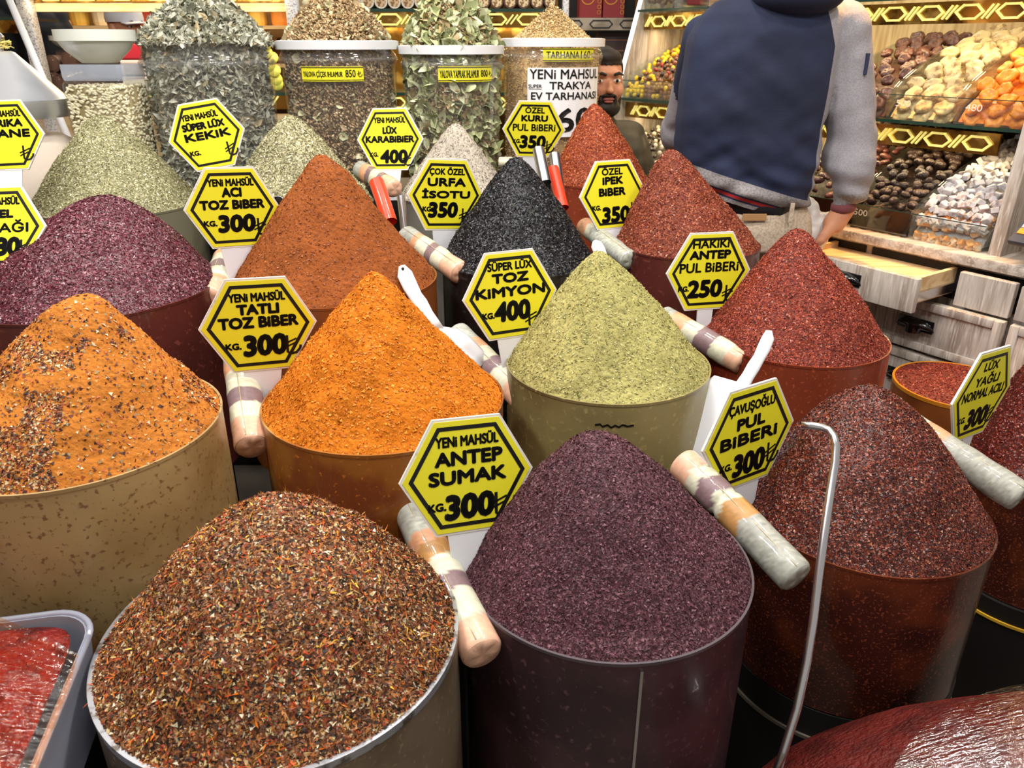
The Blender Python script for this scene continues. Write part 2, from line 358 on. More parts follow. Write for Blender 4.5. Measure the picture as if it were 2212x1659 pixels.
# ------------------------------------------------------------------ price signs
def hexpts(sc, hw, w=1.0): return [(x * hw * sc, y * hw * sc * 1.08) for x, y in [(-1, 0), (-.5, -.8), (.5, -.8), (1, 0), (.5, .8), (-.5, .8)]]
SIGNCOLOR = {}
for k, (c, hw, (a, b, r_), lines, lp, word) in SIGNS.items():
    kk_ = {'antep_sumak': 1.10, 'cavusoglu': 1.10, 'lux': 1.12, 'sumagi': 1.06, 'kekik': 1.03, 'nane': 1.05}.get(k, 1.07)
    c = tuple(_C + (np.array(c) - _C) * kk_); hw = hw * kk_
    Mx = Matrix.Rotation(a, 4, 'Z') @ Matrix.Rotation(b, 4, 'X') @ Matrix.Rotation(r_, 4, 'Y')
    root = empty('price_sign', c, 'PLACEHOLDER_' + k, 'price sign', 'yellow hexagonal price signs'); SIGNCOLOR[k] = root
    root.rotation_euler = Mx.to_euler()
    X = Matrix.Rotation(R(90), 4, 'X')      # prism z -> -y (towards the viewer)
    MB().prism(hexpts(1, hw), 0, .004, X).build('plate', M['sign_white'], root)
    MB().prism(hexpts(.955, hw), .004, .0046, X).build('yellow_face', M['sign_yellow'], root)
    outer, inner = hexpts(.87, hw), hexpts(.80, hw)
    fl = Flat(); fl.add(outer + inner, [(i, (i + 1) % 6, 6 + (i + 1) % 6, 6 + i) for i in range(6)])
    fl.build('border', M['ink'], root, lambda x, y: (x, -.0049, y))
    fl = Flat()
    for t, x, y, w_, h_, bo in lines:
        x = x + .09 if t == 'KG.' else (x + .06 if bo == 2 else x)
        fl.text(t, OFF[bo], x * hw, y * hw, w_ * hw, h_ * hw * (1.12 if '̈' in t or any(q in t for q in 'ÜÖÇŞĞİ') else 1), .06 if bo == 2 else 0, {0: .009, 1: .016, 2: .030}[bo] * hw * (.6 if t == 'KG.' else 1))
    fl.lira(lp[0] * hw + .0, lp[1] * hw, .36 * hw)
    fl.build('lettering', M['ink'], root, lambda x, y: (x, -.0050, y))
    st = [(-.030, -.8 * hw * 1.08 + .01), (.030, -.8 * hw * 1.08 + .01), (.018, -.8 * hw - .085), (-.018, -.8 * hw - .085)]
    if k in ('hakiki', 'lux'): st = [(-.018, st[0][1]), (.018, st[1][1]), (.014, st[2][1]), (-.014, st[3][1])]
    MB().prism(st, .0005, .0035, X).build('stem', M['white_plastic'], root)
SL = dict(
 antep_sumak='biggest yellow hexagonal sign, reading antep sumak, in the dark purple mound',
 tatli='yellow hexagonal sign reading tatli toz biber in the bright orange powder',
 aci='yellow hexagonal sign reading aci toz biber beside the rust orange cone',
 urfa='yellow hexagonal sign reading urfa isotu beside the black flake cone',
 kimyon='yellow hexagonal sign reading toz kimyon in the pale green powder',
 kekik='yellow hexagonal sign reading kekik with no price, before the grey leaf jar',
 nane='yellow hexagonal sign cut by the left edge, upper of two, with no price',
 sumagi='yellow hexagonal sign cut by the left edge, lower of two, reading sumagi',
 karabiber='yellow hexagonal sign with 400 before the grey powder cone and flower jar',
 kuru='yellow hexagonal sign reading kuru pul biberi below the handwritten white note',
 ipek='yellow hexagonal sign reading ipek biber between two red flake cones',
 hakiki='yellow hexagonal sign reading hakiki antep with the price 250',
 cavusoglu='yellow hexagonal sign before the white scoop, nearest the bent steel rod',
 lux='steeply turned yellow hexagonal sign at far right reading normal acili')
for k, o in SIGNCOLOR.items(): o['label'] = SL[k]

# ------------------------------------------------------------------ spice bins and mounds
KA = .82
def pal(*cols): return np.array([np.array(lin(c[:3])) * KA + .004 for c in cols]), np.array([c[3] if len(c) > 3 else 1. for c in cols])
def hfun(P, T, prof, tip):
    """height over rim, T = 0 axis .. 1 rim"""
    base = np.sqrt(T * T + tip * tip) - tip; base /= (math.sqrt(1 + tip * tip) - tip)
    return 1 - (prof * base + (1 - prof) * (1 - np.cos(base * math.pi / 2)))
def mound(label, cx, cy, z, r, ax, ay, h, pal_, n, size, core, kind='flake', prof=1.0, tip=.12, ridge=0, shape=(1, .75, .45), strands=0, matn='spice', patches=None, lump=.0025, seed=1, cone_dark=.7):
    g = np.random.default_rng(seed); pc, pw = pal_; pw = pw / pw.sum()
    fine = kind == 'powder'
    nr, na = (150, 380) if fine else (60, 160)
    T = np.linspace(0, 1, nr) ** .9; A = np.linspace(0, 2 * np.pi, na, endpoint=False)
    TT, AA = np.meshgrid(T, A, indexing='ij')
    def surf(t, a):
        hh = hfun(None, t, prof, tip)
        x = cx + r * .997 * t * np.cos(a) + (ax - cx) * (1 - t); y = cy + r * .997 * t * np.sin(a) + (ay - cy) * (1 - t)
        p = np.stack([x, y, z - .001 + h * hh], -1)
        q = p * 9 + seed * 3.3
        dn = vnoise(q) * lump * 3.2 + vnoise(q * 3.1) * lump * 1.6
        if ridge: dn = dn + ridge * np.cos(a * 16 + 3 * np.sin(a * 3)) * np.clip(1 - np.abs(t - .6) * 2, 0, 1) * .5
        fade = np.clip((1 - t) * 12, 0, 1); dn = dn * fade
        p[..., 2] += dn
        p[..., 0] += dn * np.cos(a) * .8; p[..., 1] += dn * np.sin(a) * .8
        return p
    Pn = surf(TT, AA)
    if fine:
        dd = vnoise(Pn * 230) * .0016 + vnoise(Pn * 520 + 9) * .0012; clump = np.clip(vnoise(Pn * 60 + 5) * 2, 0, 1) * vnoise(Pn * 160) * .006
        clump *= np.clip(vnoise(Pn * 14 + seed) * 3 + .6, 0, 1)
        Pn[..., 2] += (dd + clump); Pn[..., 0] += (dd + clump) * np.cos(AA) * .8; Pn[..., 1] += (dd + clump) * np.sin(AA) * .8
    verts = Pn.reshape(-1, 3)
    cc = np.array(lin(core)) * KA + .004; f = 1 + vnoise(verts * 26) * .28 + vnoise(verts * 120) * .22
    cols = cc[None] * f[:, None]
    i, j = np.meshgrid(np.arange(nr - 1), np.arange(na), indexing='ij'); j2 = (j + 1) % na
    q = np.stack([i * na + j, (i + 1) * na + j, (i + 1) * na + j2, i * na + j2], -1).reshape(-1, 4)
    tri = np.concatenate([q[:, [0, 1, 2]], q[:, [0, 2, 3]]])
    # flakes
    if n:
        t = np.sqrt(g.random(n)); 
        a = g.random(n) * 2 * np.pi
        fr = g.random(n) < .42; a = np.where(fr, -np.abs(a % np.pi), a)          # denser towards the aisle
        e = 1e-3
        p = surf(t, a); pa = surf(t, a + e); pt = surf(np.clip(t - e, 0, 1), a)
        nn = np.cross(pa - p, pt - p); nn /= np.linalg.norm(nn, axis=1)[:, None] + 1e-12
        nn = np.where(nn[:, 2:3] < 0, -nn, nn)
        s = size * (.55 + .9 * g.random(n) ** 1.6)
        def rv():
            v = g.normal(size=(n, 3)); return v / np.linalg.norm(v, axis=1)[:, None]
        u1 = rv(); u1 -= nn * (u1 * nn).sum(1)[:, None] * .55; u1 /= np.linalg.norm(u1, axis=1)[:, None]
        u2 = np.cross(u1, nn + .5 * rv()); u2 /= np.linalg.norm(u2, axis=1)[:, None] + 1e-9
        u3 = np.cross(u1, u2)
        ka, kb, kc = shape
        st = g.random(n) < strands
        ka_ = np.where(st, ka * 3.2, ka)[:, None]; kb_ = np.where(st, kb * .35, kb)[:, None]; kc_ = np.where(st, kc * .5, kc)[:, None]
        c0 = p + nn * (s * .25)[:, None]; S = s[:, None]
        jit = lambda k: 1 + (g.random((n, 1)) - .5) * k
        v0 = c0 - u1 * S * ka_ * jit(.5) - u2 * S * kb_ * .5 * jit(.8)
        v1 = c0 + u1 * S * ka_ * jit(.5) * .6 - u2 * S * kb_ * jit(.6)
        v2 = c0 + u1 * S * ka_ * .3 * jit(.8) + u2 * S * kb_ * jit(.6)
        v3 = c0 + u3 * S * kc_ * jit(.8) + u1 * S * ka_ * (g.random((n, 1)) - .5) * .6
        fv = np.stack([v0, v1, v2, v3], 1).reshape(-1, 3)
        b0 = np.arange(n)[:, None] * 4 + len(verts)
        ft = np.concatenate([b0 + [0, 1, 2], b0 + [0, 3, 1], b0 + [1, 3, 2], b0 + [0, 2, 3]])
        ci = g.choice(len(pc), n, p=pw); fc = pc[ci]
        if patches is not None:            # patches of darker / coarser material lying on the powder
            pk = vnoise(p * np.array([22, 22, 30]) + seed) + .35 * vnoise(p * 60)
            keep = (pk > patches) | (g.random(n) < .12)
        else: keep = np.ones(n, bool)
        if strands:
            oc = np.array([lin((226, 120, 30)), lin((214, 80, 24)), lin((226, 176, 60)), lin((190, 150, 90))]); fc = np.where(st[:, None], oc[g.integers(0, 4, n)], fc)
        fc = fc * (.75 + .5 * g.random((n, 1))) * (1 + vnoise(p * 14 + 4) * .3)[:, None]
        kk = np.repeat(keep, 4)
        ft = ft[np.tile(keep, 4)]
        rem = np.cumsum(kk) - 1 + len(verts); rem = np.concatenate([np.arange(len(verts)), rem])
        ft = rem[ft]; fv = fv[kk]; fcv = np.repeat(fc, 4, 0)[kk]
        nc = len(tri); verts = np.concatenate([verts, fv]); cols = np.concatenate([cols, fcv]); tri = np.concatenate([tri, ft])
        sm = np.zeros(len(tri), bool); sm[:nc] = True
    else: sm = np.ones(len(tri), bool)
    org = np.array([cx, cy, z])
    me = fast_mesh('spice_mound', verts - org, tri, cols, sm)
    mats = [M[matn]]
    o = mobj('spice_mound', me, mats, loc=org)
    if fine and n:
        me.materials.append(M['spice']); mi = np.zeros(len(tri), np.int32); mi[nc:] = 1; me.polygons.foreach_set('material_index', mi)
    tag(o, label, 'spice', 'heaped spice mounds', 'stuff'); return o
def bin_(label, cx, cy, z, r, m, height=.36, rimm=None, rimw=.0018, seam=None, seamm=None):
    root = empty('spice_bin', (cx, cy, z - height), label, 'spice bin', 'round spice bins')
    b = MB().lathe([(r - .004, .0), (r, .0), (r, height), (r - .0022, height), (r - .0022, .02), (0, .02), (0, 0)], 96)
    b.build('wall', m, root, ang=40)
    rw = rimw
    MB().lathe([(r + .0008, height - rw * 2), (r + .0012 , height + .001), (r - rw, height + .001), (r - rw, height - rw * 2)], 96, closed=True).build('rim', rimm or m, root, ang=40)
    if seam is not None:
        for a_ in (seam if isinstance(seam, (list, tuple)) else [seam]):
            c_, s_ = math.cos(a_), math.sin(a_)
            T = Matrix.Translation((c_ * (r + .0012), s_ * (r + .0012), height / 2 - .004)) @ Matrix.Rotation(a_, 4, 'Z')
            MB().box((0, 0, 0), (.0022, .0035, height - .012), T).build('seam', seamm or M['steel'], root)
    return root
dirt = dict(
 sumak=mat('bin_dusty_purple', (70, 44, 50), .35, coat=.25, noise=[(6, (48, 30, 36), .42, .6), (9, (150, 136, 92), .66, .74, 8), (120, (96, 66, 74), .6, .72)], bump=(60, .1)),
 tin=mat('bin_tin', (128, 112, 92), .38, metal=.35, noise=[(5, (90, 74, 56), .45, .62, 6), (150, (150, 130, 106), .6, .7)], bump=(80, .1)),
 tinrim=mat('bin_tin_rim', (176, 178, 184), .3, metal=.6, noise=[(60, (110, 100, 92), .55, .65)]),
 gold=mat('bin_dusty_gold', (168, 142, 96), .4, coat=.15, noise=[(4, (128, 100, 58), .42, .62, 6), (7, (150, 72, 30), .66, .72, 5), (16, (110, 30, 16), .7, .74, 3), (140, (120, 90, 54), .58, .66, 4)], bump=(60, .1)),
 orange=mat('bin_orange_film', (150, 94, 36), .35, coat=.3, noise=[(7, (124, 62, 26), .5, .6, 5), (10, (172, 132, 74), .58, .68, 7), (120, (196, 120, 46), .62, .7)], bump=(40, .1)),
 olive=mat('bin_olive_film', (142, 130, 84), .4, coat=.2, noise=[(5, (112, 100, 64), .45, .62, 5), (90, (166, 152, 100), .58, .7)], bump=(60, .1)),
 dred=mat('bin_dark_red_film', (64, 28, 20), .25, coat=.3, noise=[(7, (98, 46, 24), .5, .62, 6), (5, (44, 20, 17), .5, .6, 5), (260, (128, 66, 44), .58, .64, 6)], bump=(60, .1)),
 red=mat('bin_red_film', (132, 58, 36), .3, coat=.35, noise=[(5, (112, 40, 26), .45, .62, 5), (160, (180, 84, 52), .6, .7)], bump=(60, .1)),
 rust=mat('bin_rust_film', (128, 70, 32), .35, coat=.2, noise=[(5, (96, 50, 24), .45, .62, 5)], bump=(60, .1)),
 purp=mat('bin_purple_brown', (88, 40, 36), .3, coat=.35, noise=[(4, (64, 28, 26), .42, .6, 5), (90, (116, 60, 52), .6, .7)], bump=(60, .1)),
 sage=mat('bin_sage_film', (116, 112, 92), .4, coat=.2, noise=[(5, (92, 86, 70), .45, .62, 5)], bump=(60, .1)),
 grey=mat('bin_grey_film', (120, 116, 108), .4, coat=.2, noise=[(5, (100, 94, 86), .45, .62, 5)]),
 black=mat('bin_black', (30, 26, 26), .3, coat=.3, noise=[(90, (54, 50, 50), .6, .7)]))
SP = {}
def spice(key, label_b, label_m, cx, cy, z, r, apx, apv, wallm, h, **kw):
    """apx/apv: picture point of the tip, turned into a world point over the bin axis"""
    bk = kw.pop('bin', {})
    d = ray(apx, apv); tt = (cx * d[0] + cy * d[1]) / (d[0] ** 2 + d[1] ** 2); p = _C + d * tt
    bin_(label_b, cx, cy, z, r, wallm, **bk)
    mound(label_m, cx, cy, z, r - .0022, p[0], p[1], p[2] - z + kw.pop('dh', 0), kw.pop('pal_'), kw.pop('n'), kw.pop('size'), kw.pop('core'), **kw)
    SP[key] = (cx, cy, z, r)
spice('mix', 'grey metal bin in front, bright rim, full of coarse mixed spice', 'coarse brown spice mix with orange petals heaped in front metal bin', -.263, .693, .734, .2, 580, 1075, dirt['tin'], 0,
      bin=dict(rimm=dirt['tinrim'], rimw=.0045, height=.42), pal_=pal((124, 74, 40, 5), (80, 46, 28, 4), (154, 102, 58, 3), (206, 182, 132, 1.6), (32, 24, 20, 2), (158, 62, 34, 1.8), (238, 226, 194, .7), (196, 124, 60, 2), (180, 130, 116, .4)),
      n=60000, size=.0025, core=(66, 40, 24), strands=.05, prof=.70, tip=.14, seed=2, lump=.004)
spice('sumak', 'dark purple bin in front with a pale vertical seam', 'dark purple coarse sumac heaped in the front bin beside the brown mix', .125, .845, .719, .19, 1288, 935, dirt['sumak'], 0,
      bin=dict(height=.42, seam=R(-84), rimm=mat('rim_grey', (84, 74, 80), .35)), pal_=pal((100, 56, 66, 4), (120, 76, 86, 3), (72, 38, 48, 4), (142, 102, 108, .7), (88, 44, 54, 2)), n=62000, size=.0021, core=(66, 34, 42), prof=.72, tip=.16, seed=3, shape=(1, .8, .5))
spice('cav', 'clear bin stained dark red at right, under the bent steel rod', 'dark brown red pepper flakes heaped behind the bent steel rod', .569, 1.063, .664, .19, 1880, 830, dirt['dred'], 0,
      bin=dict(height=.27), pal_=pal((126, 50, 34, 4), (86, 34, 27, 4), (152, 70, 45, 2), (56, 25, 22, 3), (186, 120, 84, .35), (160, 92, 74, .8)), n=56000, size=.0021, core=(64, 24, 20), prof=.7, tip=.15, seed=4, matn='spice_shiny')
spice('lux', 'dark red bin cut by the right edge, behind the turned sign', 'oily dark red flakes heaped at the right edge behind the turned sign', 1.122, 1.364, .583, .17, 2262, 745, dirt['dred'], 0,
      bin=dict(height=.27), pal_=pal((132, 44, 32, 4), (96, 32, 26, 4), (160, 64, 44, 2), (190, 110, 90, .3)), n=22000, size=.0023, core=(80, 26, 20), prof=.8, seed=5, matn='spice_shiny')
spice('red', 'bin with orange rim half hidden behind the turned right sign', 'low heap of red flakes behind the turned sign by the drawers', 1.075, 1.69, .60, .145, 2110, 812, dirt['rust'], 0,
      bin=dict(height=.27, rimm=mat('rim_orange', (190, 120, 30), .4), rimw=.004), pal_=pal((150, 56, 38, 4), (110, 40, 30, 3), (180, 90, 70, 1)), n=9000, size=.0026, core=(104, 38, 28), prof=.5, seed=6)
spice('tatli', 'bin with orange stained wall under the bright orange powder', 'bright orange sweet pepper powder in a steep cone at the centre', -.199, 1.087, .845, .185, 805, 585, dirt['orange'], 0,
      pal_=pal((224, 130, 20), (206, 108, 16), (234, 148, 40)), n=9000, size=.0022, core=(206, 116, 24), kind='powder', matn='powder', prof=1.0, tip=.07, seed=7, lump=.0035)
spice('mixor', 'big dusty golden bin at left with red blotches on its wall', 'ochre orange powder with dark seed patches heaped in the big left bin', -.574, .908, .891, .18, 170, 645, dirt['gold'], 0,
      pal_=pal((210, 150, 80, 2), (110, 54, 34, 2), (60, 34, 28, 2), (224, 200, 160, 1.2), (180, 90, 50, 2), (150, 130, 90, .8)), n=34000, size=.0023, core=(196, 120, 46), kind='powder', matn='powder', prof=.85, tip=.16, seed=8, patches=.09, lump=.004)
spice('purp', 'wide brown bin at left edge under the magenta sumac', 'reddish purple sumac with pale glints heaped at the left edge', -.783, 1.386, .938, .225, 225, 420, dirt['purp'], 0,
      pal_=pal((122, 52, 66, 4), (94, 38, 52, 4), (142, 76, 88, 2), (78, 30, 42, 3), (196, 150, 160, .35)), n=44000, size=.0025, core=(88, 34, 48), prof=.75, tip=.16, seed=9, matn='spice_shiny')
spice('nane', 'olive stained bin behind the magenta sumac, below the pine nut jar', 'pale green crushed mint heaped before the square pine nut jar', -.988, 1.936, .986, .2, 215, 250, dirt['sage'], 0,
      pal_=pal((180, 176, 132, 4), (156, 152, 108, 3), (206, 200, 164, 2), (126, 124, 88, 2), (228, 222, 196, .7)), n=30000, size=.0029, core=(146, 142, 102), prof=.8, tip=.12, seed=10, shape=(1.2, .6, .35))
spice('kekik', 'bin hidden behind the rust cone, under the thyme', 'grey green dried thyme heaped between the kekik sign and rust cone', -.545, 2.0, .976, .185, 625, 248, dirt['sage'], 0,
      pal_=pal((196, 190, 148, 4), (160, 154, 112, 3), (220, 212, 178, 2), (108, 104, 72, 2), (226, 222, 196, .8)), n=26000, size=.0031, core=(130, 128, 88), prof=.85, tip=.14, seed=11, shape=(1.1, .7, .4))
spice('aci', 'rust stained bin behind the bright orange powder cone', 'rust orange hot pepper powder, tallest smooth cone left of centre', -.352, 1.491, .922, .2, 690, 330, dirt['rust'], 0,
      pal_=pal((160, 88, 40), (136, 68, 28)), n=6000, size=.0022, core=(150, 82, 38), kind='powder', matn='powder', prof=1.0, tip=.1, seed=12)
spice('kara', 'grey dusty bin behind the urfa sign', 'pale grey ground black pepper cone before the leaf jar', -.149, 2.10, .978, .155, 985, 265, dirt['grey'], 0,
      pal_=pal((170, 158, 146), (120, 110, 102)), n=5000, size=.002, core=(196, 186, 170), kind='powder', matn='powder', prof=1.0, tip=.12, seed=13, lump=.0015)
spice('urfa', 'black bin at the centre under the black flakes', 'glossy black isot pepper flakes in a steep cone', .014, 1.685, .912, .17, 1115, 340, dirt['black'], 0,
      pal_=pal((22, 20, 26, 4), (32, 30, 38, 3), (14, 13, 16, 3), (90, 92, 112, .25), (54, 46, 44, .3)), n=38000, size=.0028, core=(14, 13, 16), prof=.9, tip=.13, seed=14, matn='spice_shiny')
spice('kuru', 'red stained bin farthest back beside the steel handles', 'orange red dry flakes cone farthest back, below the peeking man', .25, 2.226, .995, .14, 1283, 222, dirt['red'], 0,
      pal_=pal((180, 84, 44, 4), (154, 64, 34, 3), (200, 112, 60, 2), (120, 40, 26, 2), (220, 150, 120, .3)), n=22000, size=.0029, core=(150, 54, 28), prof=.85, tip=.15, seed=15)
spice('ipek', 'dark brown red bin behind the hakiki sign', 'brick red silk pepper flakes cone in front of the standing man', .417, 1.817, .915, .17, 1445, 325, dirt['purp'], 0,
      pal_=pal((160, 78, 48, 4), (132, 56, 36, 4), (184, 102, 66, 2), (104, 38, 28, 2), (216, 160, 140, .3)), n=32000, size=.0027, core=(132, 50, 32), prof=.9, tip=.15, seed=16)
spice('hak', 'clear red stained bin beside the cabinet drawers', 'bright crimson pepper flakes cone beside the open drawer', .585, 1.492, .801, .18, 1722, 495, dirt['red'], 0,
      pal_=pal((162, 66, 44, 4), (134, 48, 34, 4), (186, 88, 60, 2), (92, 34, 26, 2), (214, 150, 134, .3)), n=46000, size=.0024, core=(122, 46, 32), prof=.9, tip=.14, seed=17)
spice('kim', 'olive dusty bin with a black scribble under the cumin', 'pale olive green ground cumin in a steep ridged cone', .171, 1.276, .828, .18, 1295, 540, dirt['olive'], 0,
      pal_=pal((178, 172, 108), (150, 144, 84), (196, 190, 130)), n=9000, size=.0022, core=(176, 168, 104), kind='powder', matn='powder', prof=1.0, tip=.09, ridge=.004, seed=18)
# black scribble on the cumin bin wall
fl = Flat()
pts = [(-.032, .001), (-.024, .003), (-.02, -.001), (-.012, .0025), (-.006, -.002), (0, .002), (.006, -.001), (.012, .003), (.02, 0), (.03, .0015)]
v_, f_ = ribbon(pts, .0035); fl.add(v_, f_)
sc_ = fl.build('spill_mark', M['ink'], [o for o in bpy.data.objects if o.get('label', '').startswith('olive dusty bin')][0], lambda x, y: (.1806 * math.cos(R(-92) + x / .18), .1806 * math.sin(R(-92) + x / .18), .322 + y))

# stand under the bins: one thing, a block under each bin
st = empty('display_stand', (0, 1.4, 0), 'black stepped stand under the spice bins, hidden in shadow', 'display stand')
for k, (cx, cy, z, r) in SP.items():
    if k in ('cav', 'lux'): continue
    hgt = {'mix': .42, 'sumak': .42, 'red': .27}.get(k, .36); top = z - hgt
    MB().box((cx, cy - 1.4, top / 2), (r * 1.3, r * 1.3, top - .002)).build('block', M['drum'], st)
def drum(cx, cy, ztop, r, zh, hoopm, label):
    root = empty('black_drum', (cx, cy, 0), label, 'drum', 'black drums under the right bins')
    MB().lathe([(0, .001), (r, .001), (r, ztop - .002), (0, ztop - .002)], 64).build('body', M['drum'], root, ang=40)
    MB().lathe([(r, zh - .003), (r + .004, zh - .003), (r + .004, zh + .003), (r, zh + .003)], 64, closed=True).build('hoop', hoopm, root, ang=40)
drum(.569, 1.063, .394, .192, .335, mat('hoop_grey', (110, 100, 90), .5), 'black drum with a thin grey hoop beside the paste heap')
drum(1.122, 1.364, .313, .178, .27, mat('hoop_yellow', (206, 160, 40), .6), 'black drum with a yellow hoop at the right edge')

# ------------------------------------------------------------------ striped wrapped tubes
BC = dict(g=(170, 172, 162), o=(212, 156, 118), w=(208, 206, 182), p=(128, 104, 108), k=(222, 174, 146), a=(182, 134, 78), s=(160, 160, 150))
def striped_tube(label, ends, bands, bend=None, rad=.0262, name='striped_tube'):
    (u0, v0, d0), (u1, v1, d1) = ends
    p0, p1 = atw(u0, v0, d0), atw(u1, v1, d1); L_ = np.linalg.norm(p1 - p0); ax = (p1 - p0) / L_
    nl, na = 70, 28
    up = V(0, 0, 1); a1 = np.cross(ax, up); a1 /= np.linalg.norm(a1); a2 = np.cross(a1, ax)
    verts, cols = [], []
    tot = sum(b[1] for b in bands); edges = np.cumsum([0] + [b[1] / tot for b in bands]); sh = random.random() * 9
    for i in range(nl + 1):
        t = i / nl; x = t * L_
        e = min(x, L_ - x); rr = rad * (1 - .10 * max(0, 1 - e / .005) ** 2) * (1 + .02 * math.sin(t * 21 + sh))
        if bend is not None: rr *= 1 - .13 * math.exp(-((t - bend[0]) / .02) ** 2)
        off = V(0, 0, 0) if bend is None else a2 * bend[1] * (1 - abs(t - bend[0]) / max(bend[0], 1 - bend[0]))
        for j in range(na):
            th = 2 * math.pi * j / na
            r2 = rr * (1 + .02 * math.cos(3 * th + sh) + .02 * vnoise(V(x * 60, math.cos(th) * 1.5 + sh, math.sin(th) * 1.5)))
            q = off + ax * (x - L_ / 2) + (a1 * math.cos(th) + a2 * math.sin(th)) * r2
            verts.append(q)
            tt = t + .055 * vnoise(V(math.cos(th) * 1.3 + sh, math.sin(th) * 1.3, 3.)) + .02 * vnoise(V(math.cos(th) * 5, math.sin(th) * 5 + sh, x * 200))
            k = min(max(np.searchsorted(edges, tt) - 1, 0), len(bands) - 1)
            c = np.array(lin(BC[bands[k][0]])) * (1 + .35 * vnoise(V(q[0] * 260, q[1] * 260, q[2] * 260)))
            if bands[k][0] in 'gs': c = c * (1 + .7 * vnoise(q * 500))
            cols.append(c)
    faces = [(i * na + j, i * na + (j + 1) % na, (i + 1) * na + (j + 1) % na, (i + 1) * na + j) for i in range(nl) for j in range(na)]
    root = empty(name, (p0 + p1) / 2, label, 'striped tube', 'plastic wrapped striped tubes')
    mobj('tube_core', fast_mesh('tube_core', verts, faces, cols, True), M['flat_attr'], root)
    for sgn in (0, 1):                                   # pleated ends
        c = ax * (-L_ / 2 if sgn == 0 else L_ / 2); o_ = a2 * (0 if bend is None else 0)
        vs = [c + ax * (.004 * (1 if sgn else -1)) * .2]; cc = [lin(BC[bands[-1 if sgn else 0][0]])]
        n = 24
        for rr, ez in ((.42, .0012), (.88, .0002), (.90, -.002)):
            for j in range(n):
                th = 2 * math.pi * j / n
                vs.append(c + (a1 * math.cos(th) + a2 * math.sin(th)) * rad * rr + ax * (1 if sgn else -1) * (ez + (.0010 if j % 6 < 3 else -.0008) * (rr < .6)))
                cc.append(np.array(lin(BC[bands[-1 if sgn else 0][0]])) * (.9 + .2 * random.random()))
        fs = [(0, 1 + j, 1 + (j + 1) % n) for j in range(n)]
        for q in (0, 1): 
            for j in range(n):
                A, B = 1 + q * n + j, 1 + q * n + (j + 1) % n; fs += [(A, A + n, B + n), (A, B + n, B)]
        mobj('end_fold', fast_mesh('end_fold', vs, fs, cc, True), M['flat_attr'], root)
    # film seam along the top
    sd = (a2 * .55 - V(0, 1, 0) * .5); sd -= ax * (sd @ ax); sd /= np.linalg.norm(sd)
    pts = []
    for i in range(11):
        t = i / 10; off = V(0, 0, 0) if bend is None else a2 * bend[1] * (1 - abs(t - bend[0]) / max(bend[0], 1 - bend[0]))
        pts.append(off + ax * L_ * (t - .5) * .97 + sd * (rad * 1.0))
    MB().tube(pts, .0007, 5).build('film_seam', M['film_edge'], root, smooth=True)
    return root
M['film_edge'] = mat('film_edge', (196, 176, 140), .25, coat=.6)
striped_tube('longest striped tube, leaning on the dark purple front bin', ((885, 1095, 1.10), (1043, 1412, .90)), [('g', 3), ('o', 1), ('a', 1.2), ('w', 1.3), ('p', 1.2), ('w', 2), ('k', 1.7)])
striped_tube('striped tube between ochre powder and bright orange powder', ((517, 775, 1.26), (545, 965, 1.13)), [('g', .8), ('o', .9), ('w', 1.4), ('p', 1), ('w', 1.1), ('k', 1.4)])
striped_tube('striped tube lying between the orange powder and the cumin sign', ((988, 722, 1.52), (1148, 876, 1.35)), [('g', 1.4), ('o', 1), ('w', .9), ('p', .9), ('w', 1.2), ('k', 1.6)])
striped_tube('short striped tube between magenta sumac and tatli sign', ((488, 560, 1.60), (456, 648, 1.43)), [('o', .6), ('w', .9), ('p', .9), ('w', 1), ('o', .4), ('k', 1.3)])
striped_tube('striped tube between the rust cone and black flakes', ((878, 510, 1.80), (996, 590, 1.62)), [('g', 1.6), ('o', .8), ('w', 1.3), ('p', .9), ('w', 1.2), ('k', 1.7)], rad=.025)
striped_tube('small striped tube below the karabiber sign', ((778, 366, 2.10), (853, 408, 1.98)), [('g', .9), ('o', .8), ('p', .6), ('w', .9), ('p', .6), ('k', 1.2)], rad=.0245)
striped_tube('mostly grey tube below the ipek sign', ((1262, 488, 1.95), (1360, 563, 1.76)), [('o', 1), ('w', .5), ('g', 3.5)], rad=.0235)
striped_tube('striped tube below the hakiki sign on the crimson bin', ((1432, 684, 1.62), (1606, 783, 1.50)), [('g', .8), ('o', 1.2), ('w', 1), ('p', 1.2), ('w', 1.2), ('k', .9)], rad=.0255)
striped_tube('long bent striped tube beside the dark red flakes, pinched in the middle', ((1474, 1000, 1.20), (1722, 1248, 1.04)), [('k', 1.2), ('w', .9), ('p', 1.1), ('w', .7), ('a', 1.3), ('s', 3.6)], bend=(.4, .004))
striped_tube('grey ended tube at the right edge below the turned sign', ((1965, 920, 1.32), (2205, 1075, 1.20)), [('w', .6), ('o', 1), ('s', 3.6)])
striped_tube('pale tube end barely showing behind the black cone', ((1078, 350, 2.2), (1118, 350, 2.2)), [('w', 1)], rad=.014)

